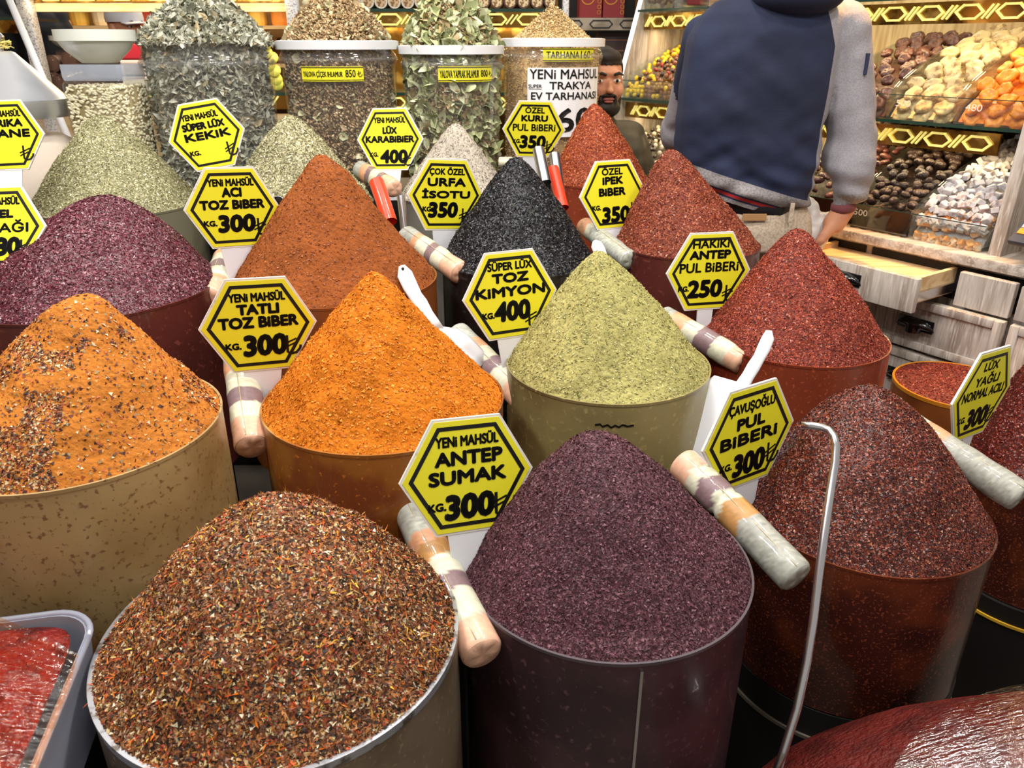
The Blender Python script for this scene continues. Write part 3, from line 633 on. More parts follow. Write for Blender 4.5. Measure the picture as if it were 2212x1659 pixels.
# ------------------------------------------------------------------ scoops, rods
def scoop(label, pts_h, wh, bowl=None, hole=True):
    """pts_h picture points (u,v,depth) of the handle from the tip"""
    P = [atw(*p) for p in pts_h]; root = empty('plastic_scoop', P[0], label, 'scoop', 'white plastic scoops')
    def strip(Ps, ws, th, name, bulge=0, nm='white_plastic'):
        bm = MB(); n = len(Ps); rings = []
        for i, p in enumerate(Ps):
            d = Ps[min(i + 1, n - 1)] - Ps[max(i - 1, 0)]; d /= np.linalg.norm(d)
            vd = p - _C; vd /= np.linalg.norm(vd); sx = np.cross(d, vd); sx /= np.linalg.norm(sx); nz = np.cross(sx, d)
            if nz @ vd > 0: nz = -nz
            ring = []
            m_ = 14
            for k in range(m_):
                a = 2 * math.pi * k / m_; x = math.cos(a) * ws[i]; y = math.sin(a) * th
                ring.append(bm.bm.verts.new(tuple(p - P[0] + sx * x + nz * (y + bulge * (1 - (x / max(ws[i], 1e-6)) ** 2)))))
            rings.append(ring)
        for A, B in zip(rings[:-1], rings[1:]):
            for k in range(14): bm.bm.faces.new((A[k], A[(k + 1) % 14], B[(k + 1) % 14], B[k]))
        bm.bm.faces.new(rings[0]); bm.bm.faces.new(rings[-1][::-1])
        return bm.build(name, M[nm], root, smooth=True)
    strip(P, wh, .005, 'handle')
    if bowl:
        B = [atw(*p) for p in bowl[0]]; strip(B, bowl[1], .006, 'bowl', bulge=.012)
    if hole:
        d = P[1] - P[0]; q = P[0] + d * .35; vd = (q - _C); vd /= np.linalg.norm(vd)
        MB().sphere(tuple(q - P[0] - vd * .0055), .0028).build('hanging_hole', M['ink'], root, smooth=True)
def interp(a, b, n): return [tuple(np.array(a) + (np.array(b) - np.array(a)) * i / (n - 1)) for i in range(n)]
hp = [(868, 574, 1.42), (874, 592, 1.42), (886, 618, 1.41), (898, 640, 1.41), (908, 655, 1.41), (922, 680, 1.41), (936, 700, 1.41), (950, 715, 1.42)]
scoop('white plastic scoop with a holed handle behind the bright orange powder', hp, [.006, .0145, .014, .0125, .0135, .0125, .0125, .010], (interp((950, 713, 1.43), (1030, 800, 1.43), 6), [.010, .026, .032, .034, .034, .03]))
hp = [(1661, 714, 1.31), (1659, 730, 1.31), (1650, 752, 1.31), (1640, 772, 1.31), (1628, 792, 1.31), (1616, 812, 1.31), (1604, 832, 1.31), (1596, 850, 1.31)]
scoop('large white plastic scoop standing behind the cavusoglu sign', hp, [.005, .0105, .0112, .010, .0112, .0105, .012, .013],
      ([(1600, 835, 1.32), (1592, 842, 1.32), (1586, 855, 1.32), (1578, 880, 1.32), (1568, 920, 1.32), (1556, 980, 1.32), (1545, 1050, 1.32)], [.012, .045, .058, .0665, .069, .068, .066]), hole=False)
scoop('small white scoop tip poking up behind the cumin cone', [(1284, 520, 1.47), (1288, 528, 1.47), (1294, 540, 1.47), (1304, 570, 1.46)], [.004, .011, .012, .012], hole=False)
def rod(label, name, pts, r0, m, cat='scoop handle', open_=True, group='scoop handles among the back bins'):
    P = [Vector(atw(*p)) for p in pts]; root = empty(name, P[0], label, cat, group)
    mb = MB().tube([p - P[0] for p in P], r0, 16, cap=not open_)
    if open_: mb.tube([p - P[0] for p in P], r0 * .86, 16, cap=False)
    mb.build('grip' if m is M['red_plastic'] else 'tube', m, root, ang=50)
    return root
rod('red plastic handle beside the rust cone tip', 'scoop_handle', [(813, 393, 1.72), (826, 430, 1.7), (842, 480, 1.68)], .0165, M['red_plastic'])
rod('steel tube handle below the small striped tube', 'scoop_handle', [(866, 424, 1.80), (874, 500, 1.8)], .0095, M['steel'])
rod('left one of two steel tube handles at the black cone', 'scoop_handle', [(1163, 322, 1.84), (1178, 395, 1.82)], .0145, M['steel'])
rod('right one of two steel tube handles, behind the red handle', 'scoop_handle', [(1198, 334, 1.93), (1212, 432, 1.9)], .0135, M['steel'])
rod('red plastic handle between steel tubes and black cone', 'scoop_handle', [(1194, 364, 1.88), (1216, 450, 1.84)], .0145, M['red_plastic'])
p = atw(603, 436, 1.77); root = empty('spoon', p, 'dark round spoon end beside the aci sign', 'spoon')
MB().sphere((0, 0, 0), (.013, .006, .015)).build('spoon_bowl', M['black_plastic'], root, smooth=True)
MB().lathe([(.0125, -.001), (.0145, -.001), (.0145, .001), (.0125, .001)], 24, Matrix.Translation((0, -.004, 0)) @ Matrix.Rotation(R(90), 4, 'X'), closed=True).build('spoon_rim', M['steel'], root, smooth=True)
MB().tube([(0, 0, -.012), (.02, .05, -.11)], .004, 8).build('spoon_handle', M['steel'], root, smooth=True)
# bent steel rod of the paste ladle
rp = [(1732, 919, .93), (1752, 919, .925), (1775, 923, .92), (1790, 929, .915), (1800, 942, .91), (1806, 962, .905), (1804, 1000, .90), (1794, 1060, .89), (1781, 1150, .87), (1769, 1240, .86), (1757, 1340, .85), (1743, 1430, .85), (1722, 1530, .855), (1694, 1620, .865), (1676, 1672, .87)]
P = [Vector(atw(*p)) for p in rp]; root = empty('ladle', P[0], 'bent steel ladle rod standing in the red paste', 'ladle')
MB().tube([p - P[0] for p in P], [.0048] * len(P), 12).build('rod', M['steel'], root, smooth=True)
MB().sphere(tuple(P[-1] - P[0] + Vector((.045, .02, -.055))), (.028, .028, .014)).build('ladle_bowl', M['steel'], root, smooth=True)

# ------------------------------------------------------------------ pastes
M['paste'] = mat('red_paste', (126, 26, 16), .34, coat=.05, spec=.4, noise=[(30, (84, 14, 10), .45, .6), (140, (150, 46, 22), .6, .68)], bump=(90, 1.0, 5, .012))
M['paste_dark'] = mat('dark_red_paste', (96, 26, 20), .5, coat=.0, spec=.35, noise=[(26, (76, 20, 16), .45, .6)], bump=(150, 1.0, 4, .008))
M['stretch'] = film('stretch_film', (255, 214, 180), .035, .0, .10, bump=(34, 1.0), hcol=(236, 190, 150), ns=(1, 9, 1), rim=.10)
M['stretch2'] = film('stretch_film_right', (255, 210, 176), .16, .0, .12, bump=(40, 1.0), hcol=(230, 170, 130), ns=(1.2, 7, 1), rim=.3)
M['tub'] = film('milky_plastic', (225, 228, 240), .1, .55, .2, hcol=(200, 206, 224), rim=.3)
def rrect(wx, wy, rad, n=8):
    out = []
    for cx, cy, a0 in ((wx / 2 - rad, wy / 2 - rad, 0), (-wx / 2 + rad, wy / 2 - rad, 90), (-wx / 2 + rad, -wy / 2 + rad, 180), (wx / 2 - rad, -wy / 2 + rad, 270)):
        for i in range(n + 1):
            a = R(a0 + 90 * i / n); out.append((cx + rad * math.cos(a), cy + rad * math.sin(a)))
    return out
def loft(name, rings, m, parent, cap=(True, True), smooth=True, ang=None):
    mb = MB(); rs = [[mb.bm.verts.new(p) for p in r] for r in rings]; n = len(rings[0])
    for A, B in zip(rs[:-1], rs[1:]):
        for k in range(n): mb.bm.faces.new((A[k], A[(k + 1) % n], B[(k + 1) % n], B[k]))
    if cap[0]: mb.bm.faces.new(rs[0])
    if cap[1]: mb.bm.faces.new(rs[-1])
    return mb.build(name, m, parent, smooth=smooth, ang=ang)
TX, TY, TZ, TR = -.613, .530, .75, R(12)
tub = empty('plastic_tub', (TX, TY, TZ - .12), 'milky plastic tub of red paste in the bottom left corner', 'plastic tub', rz=TR)
o_, i_ = rrect(.34, .30, .05), rrect(.33, .29, .046)
loft('tub_wall', [[(x * .93, y * .93, 0) for x, y in o_], [(x, y, .12) for x, y in o_], [(x, y, .12) for x, y in i_], [(x * .93, y * .93, .004) for x, y in i_]], M['tub'], tub, ang=40)
mb = MB().tube([(x, y, .1205) for x, y in o_ + o_[:1]], .0035, 8); mb.build('tub_lip', M['tub'], tub, smooth=True)
tag(MB().box((TX, TY, (TZ - .12) / 2), (.28, .24, TZ - .124)).build('display_block', M['drum']), 'black block under the plastic tub of paste', 'display block')
def paste_heap(name, label, cx, cy, z0, rx, ry, h, m, rz=0, seed=0, pw=2.2, edge=1.0):
    nr, na = 60, 140; vs = []; 
    T, A = np.meshgrid(np.linspace(0, 1, nr), np.linspace(0, 2 * np.pi, na, endpoint=False), indexing='ij')
    e = 7 if edge == 1 else 2
    k = (np.abs(np.cos(A)) ** e + np.abs(np.sin(A)) ** e) ** (-1 / e)
    X = rx * T * np.cos(A) * k; Y = ry * T * np.sin(A) * k; Z = h * (1 - T ** pw)
    P3 = np.stack([X, Y, Z], -1)
    Z = Z + (vnoise(P3 * 18 + seed) * .018 + vnoise(P3 * 60 + seed) * .005 + vnoise(P3 * 150) * .002) * np.clip((1 - T) * 8, 0, 1) * edge
    v = np.stack([X, Y, Z], -1).reshape(-1, 3)
    i, j = np.meshgrid(np.arange(nr - 1), np.arange(na), indexing='ij'); j2 = (j + 1) % na
    q = np.stack([i * na + j, (i + 1) * na + j, (i + 1) * na + j2, i * na + j2], -1).reshape(-1, 4)
    o = mobj(name, fast_mesh(name, v, q, None, True), m, loc=(cx, cy, z0)); o.rotation_euler[2] = rz
    return tag(o, label, 'paste', None, 'stuff') if label else o
paste_heap('red_paste', 'glossy red pepper paste filling the plastic tub', TX - .012, TY - .004, TZ - .008, .1635, .1435, .014, M['paste'], TR, 1, 9)
def sheet(name, label, fn, nu, nv, m, parent=None, thick=.0006, cat='stretch film'):
    v = np.array([fn(i / nu, j / nv) for i in range(nu + 1) for j in range(nv + 1)])
    f = [(i * (nv + 1) + j, (i + 1) * (nv + 1) + j, (i + 1) * (nv + 1) + j + 1, i * (nv + 1) + j + 1) for i in range(nu) for j in range(nv)]
    org = v.mean(0)
    o = mobj(name, fast_mesh(name, v - org, f, None, True), m, parent, org); return tag(o, label, cat) if label else o
def fn(a, b):
    x = -.17 + .345 * a; ya = min(.155 - .68 * (x - .03), .135); y = ya + (-.15 - ya) * b
    z = .133 + .006 * math.cos(x * 9) - .004 * b + .010 * math.exp(-(b * 9) ** 2) - .006 * a ** 6
    z += .003 * vnoise(V(x * 6 + b * 9, b * 34 - x * 30, 1.)) + .0035 * math.sin(b * 210) * math.exp(-(b * 7) ** 2)
    p = Matrix.Translation((TX, TY, TZ - .12)) @ Matrix.Rotation(TR, 4, 'Z') @ Vector((x, y, z)); return tuple(p)
sheet('stretch_film', 'clear stretch film pulled over the lower part of the red paste tub', fn, 60, 90, M['stretch'])
# gathered fold of the film
def fold(pts, r0, name, m, label=None):
    P = [Vector(p) for p in pts]; mb = MB()
    for k in range(9):
        off = Vector((0, (k - 4) * .0045, .0015 * math.sin(k * 2.1)))
        mb.tube([p + off * (1 - .8 * i / (len(P) - 1)) for i, p in enumerate(P)], .0024, 6)
    return mb.build(name, m, None, smooth=True)
# right hand paste heap
PX, PY, PZ = .70, .60, .445
tray = empty('paste_tray', (PX, PY, PZ - .03), 'dark tray under the wrapped paste heap at bottom right', 'tray')
MB().lathe([(0, 0), (.23, 0), (.25, .03), (.244, .03), (.226, .006), (0, .006)], 64, ex=1.62, ey=.96).build('tray_dish', M['black_plastic'], tray, ang=40)
tag(MB().box((PX, PY, (PZ - .03) / 2), (.36, .3, PZ - .034)).build('display_block', M['drum']), 'black block under the paste tray', 'display block')
paste_heap('dark_red_paste', 'dark red paste heaped in the bottom right corner', PX, PY, PZ, .44, .255, .215, M['paste_dark'], 0, 5, 2.0, edge=.6)
def fn(a, b):
    th = R(360 * a); t = 1.0 - .98 * b
    x = .12 + .42 * t * math.cos(th) ; y = -.06 + .21 * t * math.sin(th)
    T = min(1, math.hypot(x / .44, y / .255)); z = .215 * (1 - T ** 2) + .014 + .004 * vnoise(V(x * 60, y * 14, 2.)) + .0025 * vnoise(V(x * 150, y * 30, 7.))
    return (PX + x, PY + y, PZ + z)
sheet('stretch_film', 'shiny stretch film over the dark red paste heap at bottom right', fn, 70, 50, M['stretch2'])

# ------------------------------------------------------------------ big jars at the back
def leaves(n, place, sizes, palette, seed, curl=.4, bits=0, bitsize=.003, bitpal=None):
    """elongated folded leaves: 6 verts, 4 tris each, plus small crumbs"""
    g = np.random.default_rng(seed); pc, pw = palette; pw = pw / pw.sum()
    p = place(g, n); s = sizes[0] + (sizes[1] - sizes[0]) * g.random(n) ** 1.5
    u = g.normal(size=(n, 3)); u /= np.linalg.norm(u, axis=1)[:, None]; q = g.normal(size=(n, 3)); w_ = np.cross(u, q); w_ /= np.linalg.norm(w_, axis=1)[:, None]; nn = np.cross(u, w_)
    S = s[:, None]; wd = S * (.16 + .16 * g.random((n, 1))) * sizes[2]; cu = S * curl * (g.random((n, 1)) - .2)
    v = np.stack([p - u * S * .5, p - u * S * .1 + w_ * wd + nn * wd * .5, p - u * S * .1 - w_ * wd + nn * wd * .5, p - u * S * .05 - nn * cu * .1, p + u * S * .28 + w_ * wd * .7 + nn * (wd * .4 + cu * .3), p + u * S * .28 - w_ * wd * .7 + nn * (wd * .4 + cu * .3), p + u * S * .5 + nn * cu * .7], 1)
    t = np.array([[0, 3, 1], [0, 2, 3], [1, 3, 4], [3, 2, 5], [3, 6, 4], [3, 5, 6]])
    b0 = np.arange(n)[:, None, None] * 7; tri = (b0 + t[None]).reshape(-1, 3)
    c = pc[g.choice(len(pc), n, p=pw)] * (.7 + .6 * g.random((n, 1))); c = np.repeat(c, 7, 0); V_ = v.reshape(-1, 3)
    if bits:
        p = place(g, bits); s = bitsize * (.5 + g.random((bits, 1))); bp, bw = bitpal; bw = bw / bw.sum()
        tv = np.array([[1, 1, 1], [-1, -1, 1], [-1, 1, -1], [1, -1, -1]]) * .6
        rr = g.normal(size=(bits, 4, 3)) * .35; vv = p[:, None] + (tv[None] + rr) * s[:, None]
        bt = (np.arange(bits)[:, None, None] * 4 + np.array([[0, 1, 2], [0, 3, 1], [0, 2, 3], [1, 3, 2]])[None]).reshape(-1, 3) + len(V_)
        V_ = np.concatenate([V_, vv.reshape(-1, 3)]); tri = np.concatenate([tri, bt]); c = np.concatenate([c, np.repeat(bp[g.choice(len(bp), bits, p=bw)] * (.7 + .6 * g.random((bits, 1))), 4, 0)])
    return V_, tri, c
def jar(label, cx, cy, ztop, r, height, rim=True, neck=.03):
    root = empty('plastic_jar', (cx, cy, ztop - height), label, 'jar', 'big clear jars at the back')
    prof = [(0, 0), (r * .86, 0), (r * .9, .012), (r * .93, height * .5), (r * .96, height - neck * 2.2), (r * 1.0, height - neck * 1.6), (r * .97, height - neck * 1.1), (r * .93, height - neck * .7), (r * .97, height - .004), (r * .97, height)]
    MB().lathe(prof, 64).build('jar_wall', M['jar_clear'], root, smooth=True)
    MB().lathe([(r * .99, height - neck * 1.62), (r * 1.006, height - neck * 1.45), (r * .99, height - neck * 1.3), (r * .975, height - neck * 1.45)], 64, closed=True).build('jar_ridge', M['jar_clear'], root, smooth=True)
    if rim: MB().lathe([(r * .97, height - .016), (r * 1.02, height - .018), (r * 1.025, height + .004), (r * .96, height + .006), (r * .95, height - .012)], 64, closed=True).build('jar_rim', M['jar_rim'], root, ang=50)
    else: MB().lathe([(r * .965, height - .004), (r * .985, height - .003), (r * .985, height + .002), (r * .955, height + .002)], 64, closed=True).build('jar_lip', M['jar_clear'], root, smooth=True)
    return root
def shell_place(cx, cy, z0, z1, r, ztip, rheap, off=(0, 0), frac=.45, pwr=1.0):
    def f(g, n):
        k = g.random(n) < frac
        a = g.random(n) * 2 * np.pi; a = np.where(g.random(n) < .6, -np.abs(a % np.pi), a)
        zz = z0 + (z1 - z0) * g.random(n); rr = r * (.9 + .07 * g.random(n))
        side = np.stack([cx + rr * np.cos(a), cy + rr * np.sin(a), zz], 1)
        t = np.sqrt(g.random(n)); a2 = g.random(n) * 2 * np.pi
        top = np.stack([cx + rheap * t * np.cos(a2) + off[0] * (1 - t), cy + rheap * t * np.sin(a2) + off[1] * (1 - t), z1 + (ztip - z1) * (1 - t ** pwr) * (.8 + .25 * g.random(n)) + .002], 1)
        return np.where(k[:, None], top, side)
    return f
def jar_fill(label, cx, cy, z0, z1, r, ztip, rheap, core, lv, name='dried_herb', off=(0, 0), pwr=1.0):
    V_, T_, C_ = lv
    n = 48; prof = [(0, z0), (r * .88, z0), (r * .88, z1), (rheap * .8, z1 + .004)] + [(rheap * .8 * (1 - q), z1 + (ztip - z1 - .01) * (1 - (1 - q) ** max(pwr, 1))) for q in (.25, .5, .75, .97)]
    mb = MB().lathe(prof, n); me = mb.mesh('core'); cv = np.array([tuple(v.co) for v in me.vertices]) + [cx, cy, 0]
    ct = []; 
    for p_ in me.polygons:
        vs = list(p_.vertices); ct += [(vs[0], vs[i], vs[i + 1]) for i in range(1, len(vs) - 1)]
    cc = np.array(lin(core))[None] * (1 + .5 * vnoise(cv * 40))[:, None]
    org = np.array([cx, cy, z0])
    o = mobj(name, fast_mesh(name, np.concatenate([cv, V_]) - org, np.concatenate([np.array(ct), T_ + len(cv)]), np.concatenate([cc, C_])), M['leafstuff'], loc=org)
    bpy.data.meshes.remove(me)
    return tag(o, label, 'dried herb', 'dried goods in the big jars', 'stuff')
ZB = .93
J = []
c1 = aty(444, 92, 2.40); jx1, jz1 = float(c1[0]), float(c1[2]); r1 = .186
jar('big clear jar without a rim, full of silver grey leaves', jx1, 2.40, jz1, r1, jz1 - ZB, rim=False, neck=.035)
sp = pal((204, 204, 186, 4), (172, 174, 154, 3), (228, 226, 206, 2), (124, 126, 108, 1.5), (190, 174, 136, 1.3))
jar_fill('silver grey sage leaves filling and topping the leftmost big jar', jx1, 2.40, ZB + .015, jz1 - .005, r1 * .90, jz1 + .125, r1 * 1.0, (140, 142, 136),
         leaves(12000, shell_place(jx1, 2.40, ZB + .02, jz1 - .005, r1 * .90, jz1 + .13, r1 * .98, frac=.42, pwr=1.7), (.014, .044, .8), sp, 21), off=(0, 0), pwr=1.7)
c2 = aty(729, 92, 2.50); jx2, jz2 = float(c2[0]), float(c2[2]); r2 = .176
jar('big white rimmed jar of linden flowers beside the grey leaf jar', jx2, 2.50, jz2, r2, jz2 - ZB)
fp = pal((204, 174, 130, 4), (170, 138, 98, 3), (226, 206, 164, 2), (130, 100, 70, 2)); lp_ = pal((214, 216, 170, 3), (226, 220, 184, 2), (186, 164, 124, 3))
jar_fill('brown linden flowers with pale bracts topping the second jar', jx2, 2.50, ZB + .015, jz2 - .005, r2 * .91, jz2 + .115, r2 * .95, (160, 124, 84),
         leaves(800, shell_place(jx2, 2.50, ZB + .02, jz2 - .005, r2 * .91, jz2 + .12, r2 * .92, frac=.5, pwr=2.2), (.012, .036, 1.5), lp_, 22, bits=22000, bitsize=.0042, bitpal=fp), pwr=2.2)
c3 = aty(975, 102, 2.50); jx3, jz3 = float(c3[0]), float(c3[2]); r3 = .154
jar('big white rimmed jar of linden leaves behind the grey powder cone', jx3, 2.50, jz3, r3, jz3 - ZB)
lp3 = pal((202, 208, 158, 4), (174, 182, 130, 3), (222, 226, 186, 4), (140, 148, 102, 1.5), (204, 180, 136, 1.5))
jar_fill('pale green linden leaves piled loosely in the third jar', jx3, 2.50, ZB + .015, jz3 - .005, r3 * .90, jz3 + .13, r3 * .93, (150, 142, 102),
         leaves(2600, shell_place(jx3, 2.50, ZB + .02, jz3 - .005, r3 * .90, jz3 + .15, r3 * .92, frac=.45, pwr=2.2), (.022, .068, 1.1), lp3, 23, bits=9000, bitsize=.004, bitpal=fp), pwr=2.1)
c4 = aty(1193, 87, 2.62); jx4, jz4 = float(c4[0]), float(c4[2]); r4 = .160
jar('big white rimmed jar of tan tarhana beside the peeking man', jx4, 2.62, jz4, r4, jz4 - ZB)
tp = pal((240, 212, 158, 4), (222, 188, 130, 3), (248, 230, 190, 1))
jar_fill('tan tarhana crumbs heaped in a smooth cone in the rightmost jar', jx4, 2.62, ZB + .015, jz4 - .005, r4 * .97, jz4 + .088, r4 * .80, (226, 190, 132),
         leaves(10, shell_place(jx4, 2.62, ZB + .02, jz4 - .005, r4 * .95, jz4 + .1, r4 * .8), (.004, .006, 1), tp, 24, bits=15000, bitsize=.0026, bitpal=tp), name='tarhana', pwr=1.0)
tag(MB().box((-.42, 2.525, (ZB) / 2 - .001), (1.36, .36, ZB - .002)).build('jar_stand', M['drum']), 'long dark stand carrying the big jars behind the bins', 'display stand')
# jar labels: curved patches
def jar_label(jx, jy, r, u0, v0, u1, v1, items, base=M['sign_yellow'], lines=True, name='jar_label', label=None, parent=None):
    """patch between two picture points, wrapped on the jar"""
    def onjar(u, v):
        d = ray(u, v); A = d[0] ** 2 + d[1] ** 2; B = -2 * (d[0] * jx + d[1] * jy); Cc = jx * jx + jy * jy - r * r
        k = (-B - math.sqrt(max(B * B - 4 * A * Cc, 0))) / (2 * A); p = _C + d * k; return math.atan2(p[1] - jy, p[0] - jx), p[2]
    a0, z0 = onjar(u0, v0); a1, z1 = onjar(u1, v1)
    W, Hh = (a1 - a0) * r, z0 - z1
    def mp(dr): return lambda x, y: ((r + dr) * math.cos(a0 + x / r) + jx, (r + dr) * math.sin(a0 + x / r) + jy, z1 + y)
    root = empty(name, (0, 0, 0), label, 'label')
    fl = Flat(); fl.rect(0, 0, W, Hh, 10); fl.build('paper', base, root, mp(.0015))
    fl = Flat()
    if lines: fl.rect(0, Hh * .06, W, Hh * .11, 8); fl.rect(0, Hh * .89, W, Hh * .94, 8)
    for t, off, x, y, w_, h_ in items:
        if t == '₺': fl.lira(x * W, y * Hh, h_ * Hh)
        elif t == '_': fl.rect((x - w_ / 2) * W, (y - h_ / 2) * Hh, (x + w_ / 2) * W, (y + h_ / 2) * Hh, 3)
        else: fl.text(t, off, x * W, y * Hh, w_ * W, h_ * Hh, 0, .0004 if lines else (.0007 if t != 'SUPER' and t != '60' else (.0003 if t == 'SUPER' else .0025)))
    fl.build('lettering', M['ink'], root, mp(.0022)); return root
jar_label(jx2, 2.50, r2 * .955, 651, 143, 786, 175, [('YALOVA ÇİÇEK IHLAMUR', 0., .35, .5, .64, .56), ('850', 0., .79, .52, .16, .5), ('₺', 0, .93, .5, 0, .4)], label='yellow strip on the second jar reading yalova cicek ihlamur')
jar_label(jx3, 2.50, r3 * .955, 946, 143, 1061, 175, [('YALOVA YAPRAK IHLAMUR', 0., .37, .5, .68, .5), ('800', 0., .82, .52, .15, .46), ('₺', 0, .95, .5, 0, .36)], label='yellow strip on the third jar reading yalova yaprak ihlamur')
jar_label(jx4, 2.62, r4 * .965, 1173, 104, 1280, 132, [('TARHANA', 0., .36, .5, .6, .52), ('160', 0., .80, .5, .22, .6), ('₺', 0, .96, .5, 0, .36)], label='yellow strip on the rightmost jar reading tarhana')
jar_label(jx4, 2.62, r4 * .955, 1140, 146, 1285, 290, [('YENi MAHSUL', 0, .5, .91, .94, .14), ('SUPER', 0, .1, .74, .17, .05), ('_', 0, .1, .70, .16, .008), ('TRAKYA', 0, .55, .75, .56, .11), ('EV TARHANASI', 0, .5, .6, .9, .11), ('60', 0, .6, .25, .5, .36)], base=mat('note_paper', (232, 230, 232), .6), lines=False, name='paper_note', label='white note handwritten yeni mahsul on the rightmost jar')

# square pine nut jar, bowls, funnel
px, py = float(aty(221, 140, 2.25)[0]), 2.25
zt = float(aty(221, 138, 2.25)[2]); root = empty('square_jar', (px, py, ZB + .05), 'square glass jar of pine nuts under the white bowl', 'jar')
hh = zt - ZB - .05
sq = rrect(.176, .15, .018, 5); sq2 = rrect(.166, .14, .016, 5); sq3 = rrect(.17, .144, .016, 5)
loft('jar_wall', [[(x, y, 0) for x, y in sq], [(x, y, hh - .05) for x, y in sq], [(x * .93, y * .93, hh - .04) for x, y in sq]], M['glass'], root, cap=(True, False), ang=40)
loft('jar_neck', [[(x * .93, y * .93, hh - .04) for x, y in sq], [(x * .96, y * .96, hh - .032) for x, y in sq], [(x * .96, y * .96, hh) for x, y in sq], [(x * .93, y * .93, hh) for x, y in sq]], mat('jar_collar', (196, 206, 224), .12, coat=.8, alpha=.55), root, cap=(False, False), ang=40)
tag(MB().box((px, py, (ZB + .05) / 2), (.17, .15, ZB + .046)).build('display_block', M['drum']), 'dark block under the square jar', 'display block')
g = np.random.default_rng(5); n = 1300; base = MB().sphere((0, 0, 0), (.0066, .0033, .0033), seg=8, rg=5).mesh('nut'); bv = np.array([tuple(v.co) for v in base.vertices]); bt = [tuple(p.vertices) for p in base.polygons]
bt = np.array([(f[0], f[i], f[i + 1]) for f in bt for i in range(1, len(f) - 1)])
VV, TT_, CC = [], [], []
cb = MB().box((0, 0, (hh - .062) / 2 + .003), (.156, .13, hh - .064)).mesh('c'); VV.append(np.array([tuple(v.co) for v in cb.vertices])); TT_.append(np.array([(p.vertices[0], p.vertices[i], p.vertices[i + 1]) for p in cb.polygons for i in (1, 2)])); CC.append(np.tile(lin((150, 132, 96)), (8, 1))); nv = 8
for i in range(n):
    f = g.random()
    if f < .6: c = (g.uniform(-.08, .08), -.0665, g.uniform(.0, hh - .06))
    elif f < .85: c = (.0795, g.uniform(-.065, .065), g.uniform(.0, hh - .06))
    else: c = (g.uniform(-.078, .078), g.uniform(-.064, .064), hh - .06 + g.uniform(0, .004))
    e = Matrix.Rotation(g.uniform(-1, 1) * .9, 3, 'Y') @ Matrix.Rotation(g.uniform(-.4, .4), 3, 'Z')
    if .6 < f < .85: e = Matrix.Rotation(R(90), 3, 'Z') @ e
    VV.append(bv @ np.array(e).T + c); TT_.append(bt + nv); nv += len(bv); CC.append(np.tile(np.array(lin((244, 232, 200))) * g.uniform(.75, 1.1), (len(bv), 1)))
tag(mobj('pine_nuts', fast_mesh('pine_nuts', np.concatenate(VV), np.concatenate(TT_), np.concatenate(CC), True), M['spice'], loc=(px, py, ZB + .053)), 'cream pine nuts packed in the square glass jar', 'pine nuts', None, 'stuff')
def bowl(label, c, r, h, group='white bowls'):
    root = empty('white_bowl', c, label, 'bowl', group)
    MB().lathe([(0, 0), (r * .45, 0), (r * .5, .004), (r * .8, h * .38), (r * .92, h * .62), (r * .93, h * .64), (r, h * .66), (r, h), (r * .97, h), (r * .95, h * .68), (r * .8, h * .42), (r * .45, .01), (0, .01)], 56).build('bowl_body', M['porcelain'], root, ang=35)
zb = zt + .003
wb = aty(216, 130, 2.25); r_b = (298 - 137) / 2 / CF * 2.06
bowl('white bowl standing on the square pine nut jar', (float(wb[0]), 2.25, zb), r_b, float(aty(216, 64, 2.25)[2]) - zb)
fx, fy = -1.345, 2.2; fb = float(aty(30, 250, fy)[2]); ft = float(aty(0, 232, 2.08)[2])
root = empty('funnel_lid_jar', (fx, fy, .85), 'round glass jar of white powder with a cone lid, left edge', 'jar')
jh = ft - .85 - .02
MB().lathe([(0, 0), (.13, 0), (.14, .02), (.14, jh - .06), (.13, jh - .03), (.128, jh)], 48).build('jar_wall', M['jar_clear'], root, smooth=True)
MB().lathe([(0, .004), (.125, .004), (.133, .02), (.133, jh - .08), (.10, jh - .06), (0, jh - .055)], 48).build('white_powder', mat('white_powder', (214, 200, 184), .9, bump=(200, .3)), root, smooth=True)
ctop = float(aty(0, 110, fy)[2]) - .85
MB().lathe([(.137, jh - .012), (.142, jh + .002), (.142, jh + .033), (.134, jh + .036), (.034, ctop - .004), (.026, ctop), (0, ctop)], 64).build('cone_lid', M['aluminium'], root, ang=35)
MB().lathe([(.010, ctop), (.010, ctop + .02), (.018, ctop + .026), (.018, ctop + .036), (.01, ctop + .045), (0, ctop + .046)], 24).build('lid_knob', M['steel'], root, smooth=True)
mb = MB(); g = np.random.default_rng(3)
for i in range(46):
    a = g.uniform(0, 6.28); b = a + g.uniform(.6, 1.6); rr = g.uniform(.012, .032); z = ctop + g.uniform(.004, .022)
    mb.tube([(rr * math.cos(a), rr * math.sin(a), z), (rr * 1.15 * math.cos((a + b) / 2), rr * 1.15 * math.sin((a + b) / 2), z + .004), (rr * math.cos(b) * 1.2, rr * math.sin(b) * 1.2, z)], .0014, 5)
mb.build('raffia_ring', mat('raffia', (222, 206, 120), .7), root)
tag(MB().box((fx, fy, .424), (.24, .24, .848)).build('display_block', M['drum']), 'dark block under the cone lidded jar', 'display block')

